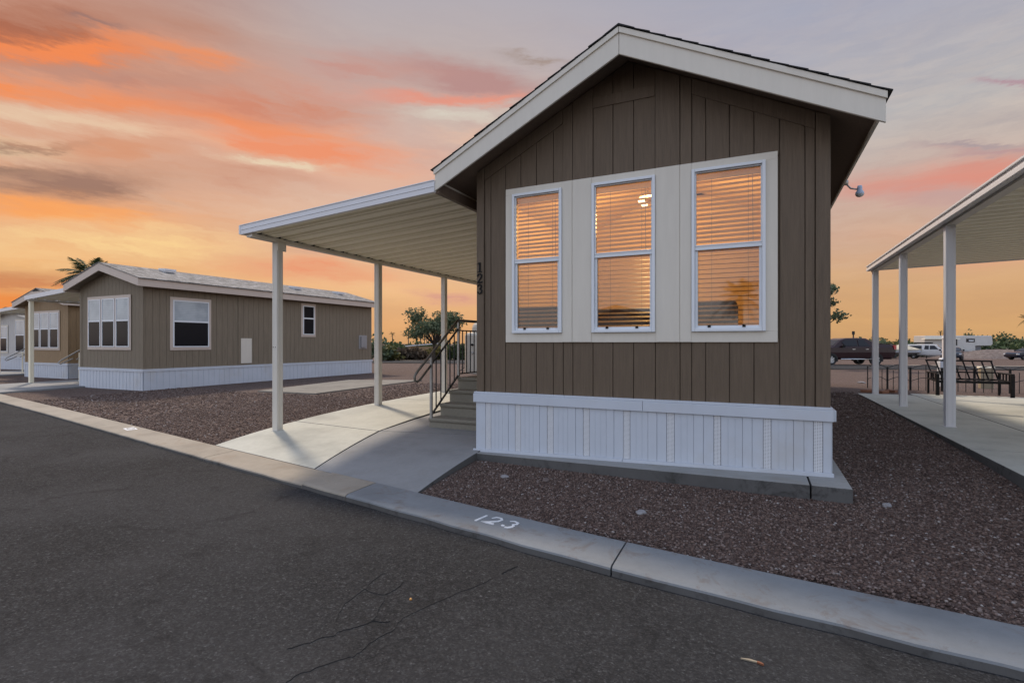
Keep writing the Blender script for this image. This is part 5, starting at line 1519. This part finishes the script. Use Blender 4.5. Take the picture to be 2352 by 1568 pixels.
# covered boat on a trailer
bt = empty('boat', vloc(2076, 66), TH_, 'white boat under an ivory tarpaulin on a trailer left of the white pickup', 'boat', 'vehicles parked beyond the lots')
hull = MB(); secs = [(-2.0, .95, .55, .35), (-.8, 1.0, .50, .32), (.6, .95, .50, .32), (1.5, .62, .62, .40), (2.15, .06, .95, .9)]
vs = []
for x, w, zb_, q in secs:
    vs += [(x, -w, 1.15), (x, -w*.86, .80), (x, 0, zb_), (x, w*.86, .80), (x, w, 1.15)]
hull.add(vs, [(i*5+k, (i+1)*5+k, (i+1)*5+k+1, i*5+k+1) for i in range(4) for k in range(4)]+[(0, 1, 2, 3, 4)])
hull.build('hull', M['vinyl'], bt, local=True)
tp = MB(); vs = []
for x, w, h in [(-2.15, 1.0, 1.28), (-1.2, 1.06, 1.62), (-.35, 1.06, 1.92), (.3, 1.04, 1.78), (1.2, .80, 1.45), (2.2, .12, 1.18)]:
    vs += [(x, -w, 1.08), (x, -w*.97, 1.22), (x, 0, h), (x, w*.97, 1.22), (x, w, 1.08)]
tp.add(vs, [(i*5+k, (i+1)*5+k, (i+1)*5+k+1, i*5+k+1) for i in range(5) for k in range(4)]+[(0, 1, 2, 3, 4), (25, 26, 27, 28, 29)])
tp.build('tarpaulin', M['ivory'], bt, local=True)
tr = MB(); tr.bar((-2.0, -.7, .42), (1.6, -.7, .42), .09); tr.bar((-2.0, .7, .42), (1.6, .7, .42), .09); tr.bar((1.6, -.7, .42), (3.1, 0, .42), .08); tr.bar((1.6, .7, .42), (3.1, 0, .42), .08); tr.bar((-1.2, -.7, .45), (-1.2, .7, .45), .08); tr.bar((2.9, 0, 0), (2.9, 0, .75), .06)
tr.build('trailer', M['dark'], bt, local=True)
for s_ in (-1, 1): wheel(bt, -.9, s_*.92, .30, .2, 5)
om = MB(); om.box(-2.5, -2.2, -.2, .2, .75, 1.25); om.box(-2.46, -2.3, -.08, .08, .4, .75); om.build('outboard_motor', M['black'], bt, local=True, bevel=.03)
# fifth wheel camper trailer
rv = empty('camper_trailer', vloc(2186, 75), TH_-R(6), 'white fifth wheel camper trailer with raised nose parked behind the white pickup', 'camper trailer', 'vehicles parked beyond the lots')
rv.scale = (1.08, 1, 1.17)
b = MB(); b.prism([(-4.1, .62), (2.15, .62), (2.15, 1.50), (4.05, 1.52), (4.25, 1.72), (4.20, 2.62), (4.05, 2.74), (-4.1, 2.74)], 'y', -1.2, 1.2)
b.build('body', paint('camper skin', (.50, .49, .47), .35, .04, 2, dirt=.15), rv, local=True, bevel=.06)
MB().box(-4.5, -.2, -1.95, -1.19, 2.32, 2.40).build('awning', M['pan'], rv, local=True)
for a, b_, z0, z1 in ((-1.1, -.1, 1.55, 2.35), (1.0, 2.05, 1.95, 2.38)):
    MB().box(a, b_, -1.225, -1.2005, z0, z1).build('window', M['autoglass'], rv, local=True)
MB().box(1.3, 1.9, -1.24, -1.2255, 2.08, 2.2).build('window_vent', M['frame'], rv, local=True)
sk_ = MB(); sk_.box(-4.0, 2.1, -1.19, 1.19, .60, .615); sk_.box(1.5, 3.0, -.9, .9, .80, 1.49); sk_.build('underbody', paint('underbody grey', (.16, .16, .17), .6, .1), rv, local=True)
for s_ in (-1, 1):
    for wx in (-1.6, -.75): wheel(rv, wx, s_*1.1, .34, .22, 5)
    MB().bar((2.8, s_*.8, 0), (2.8, s_*.8, .85), .08).build('landing_leg', M['dark'], rv, local=True)
MB().box(-.9, -.3, -.3, .3, 2.745, 2.95).build('roof_vent', M['alu'], rv, local=True, bevel=.04)

# ------------------------------------------------------------------ the far side of the street, mirrored in the window panes
make_home('neighbour_home', 'pale home across the street mirrored dimly in the lit windows', -9.6, -6.0, -31, -20.5, .0, .7, 3.1, .6, M['white_side'], M['cream'], M['shingle_grey'])
palm('palm across the street mirrored in the right lit window', -1.0, -27, 4.6, 1.9, 120, 30, nl=14)
palm('palm across the street mirrored in the middle lit window', -13.5, -33, 4.4, 1.7, 121, 26, nl=12)
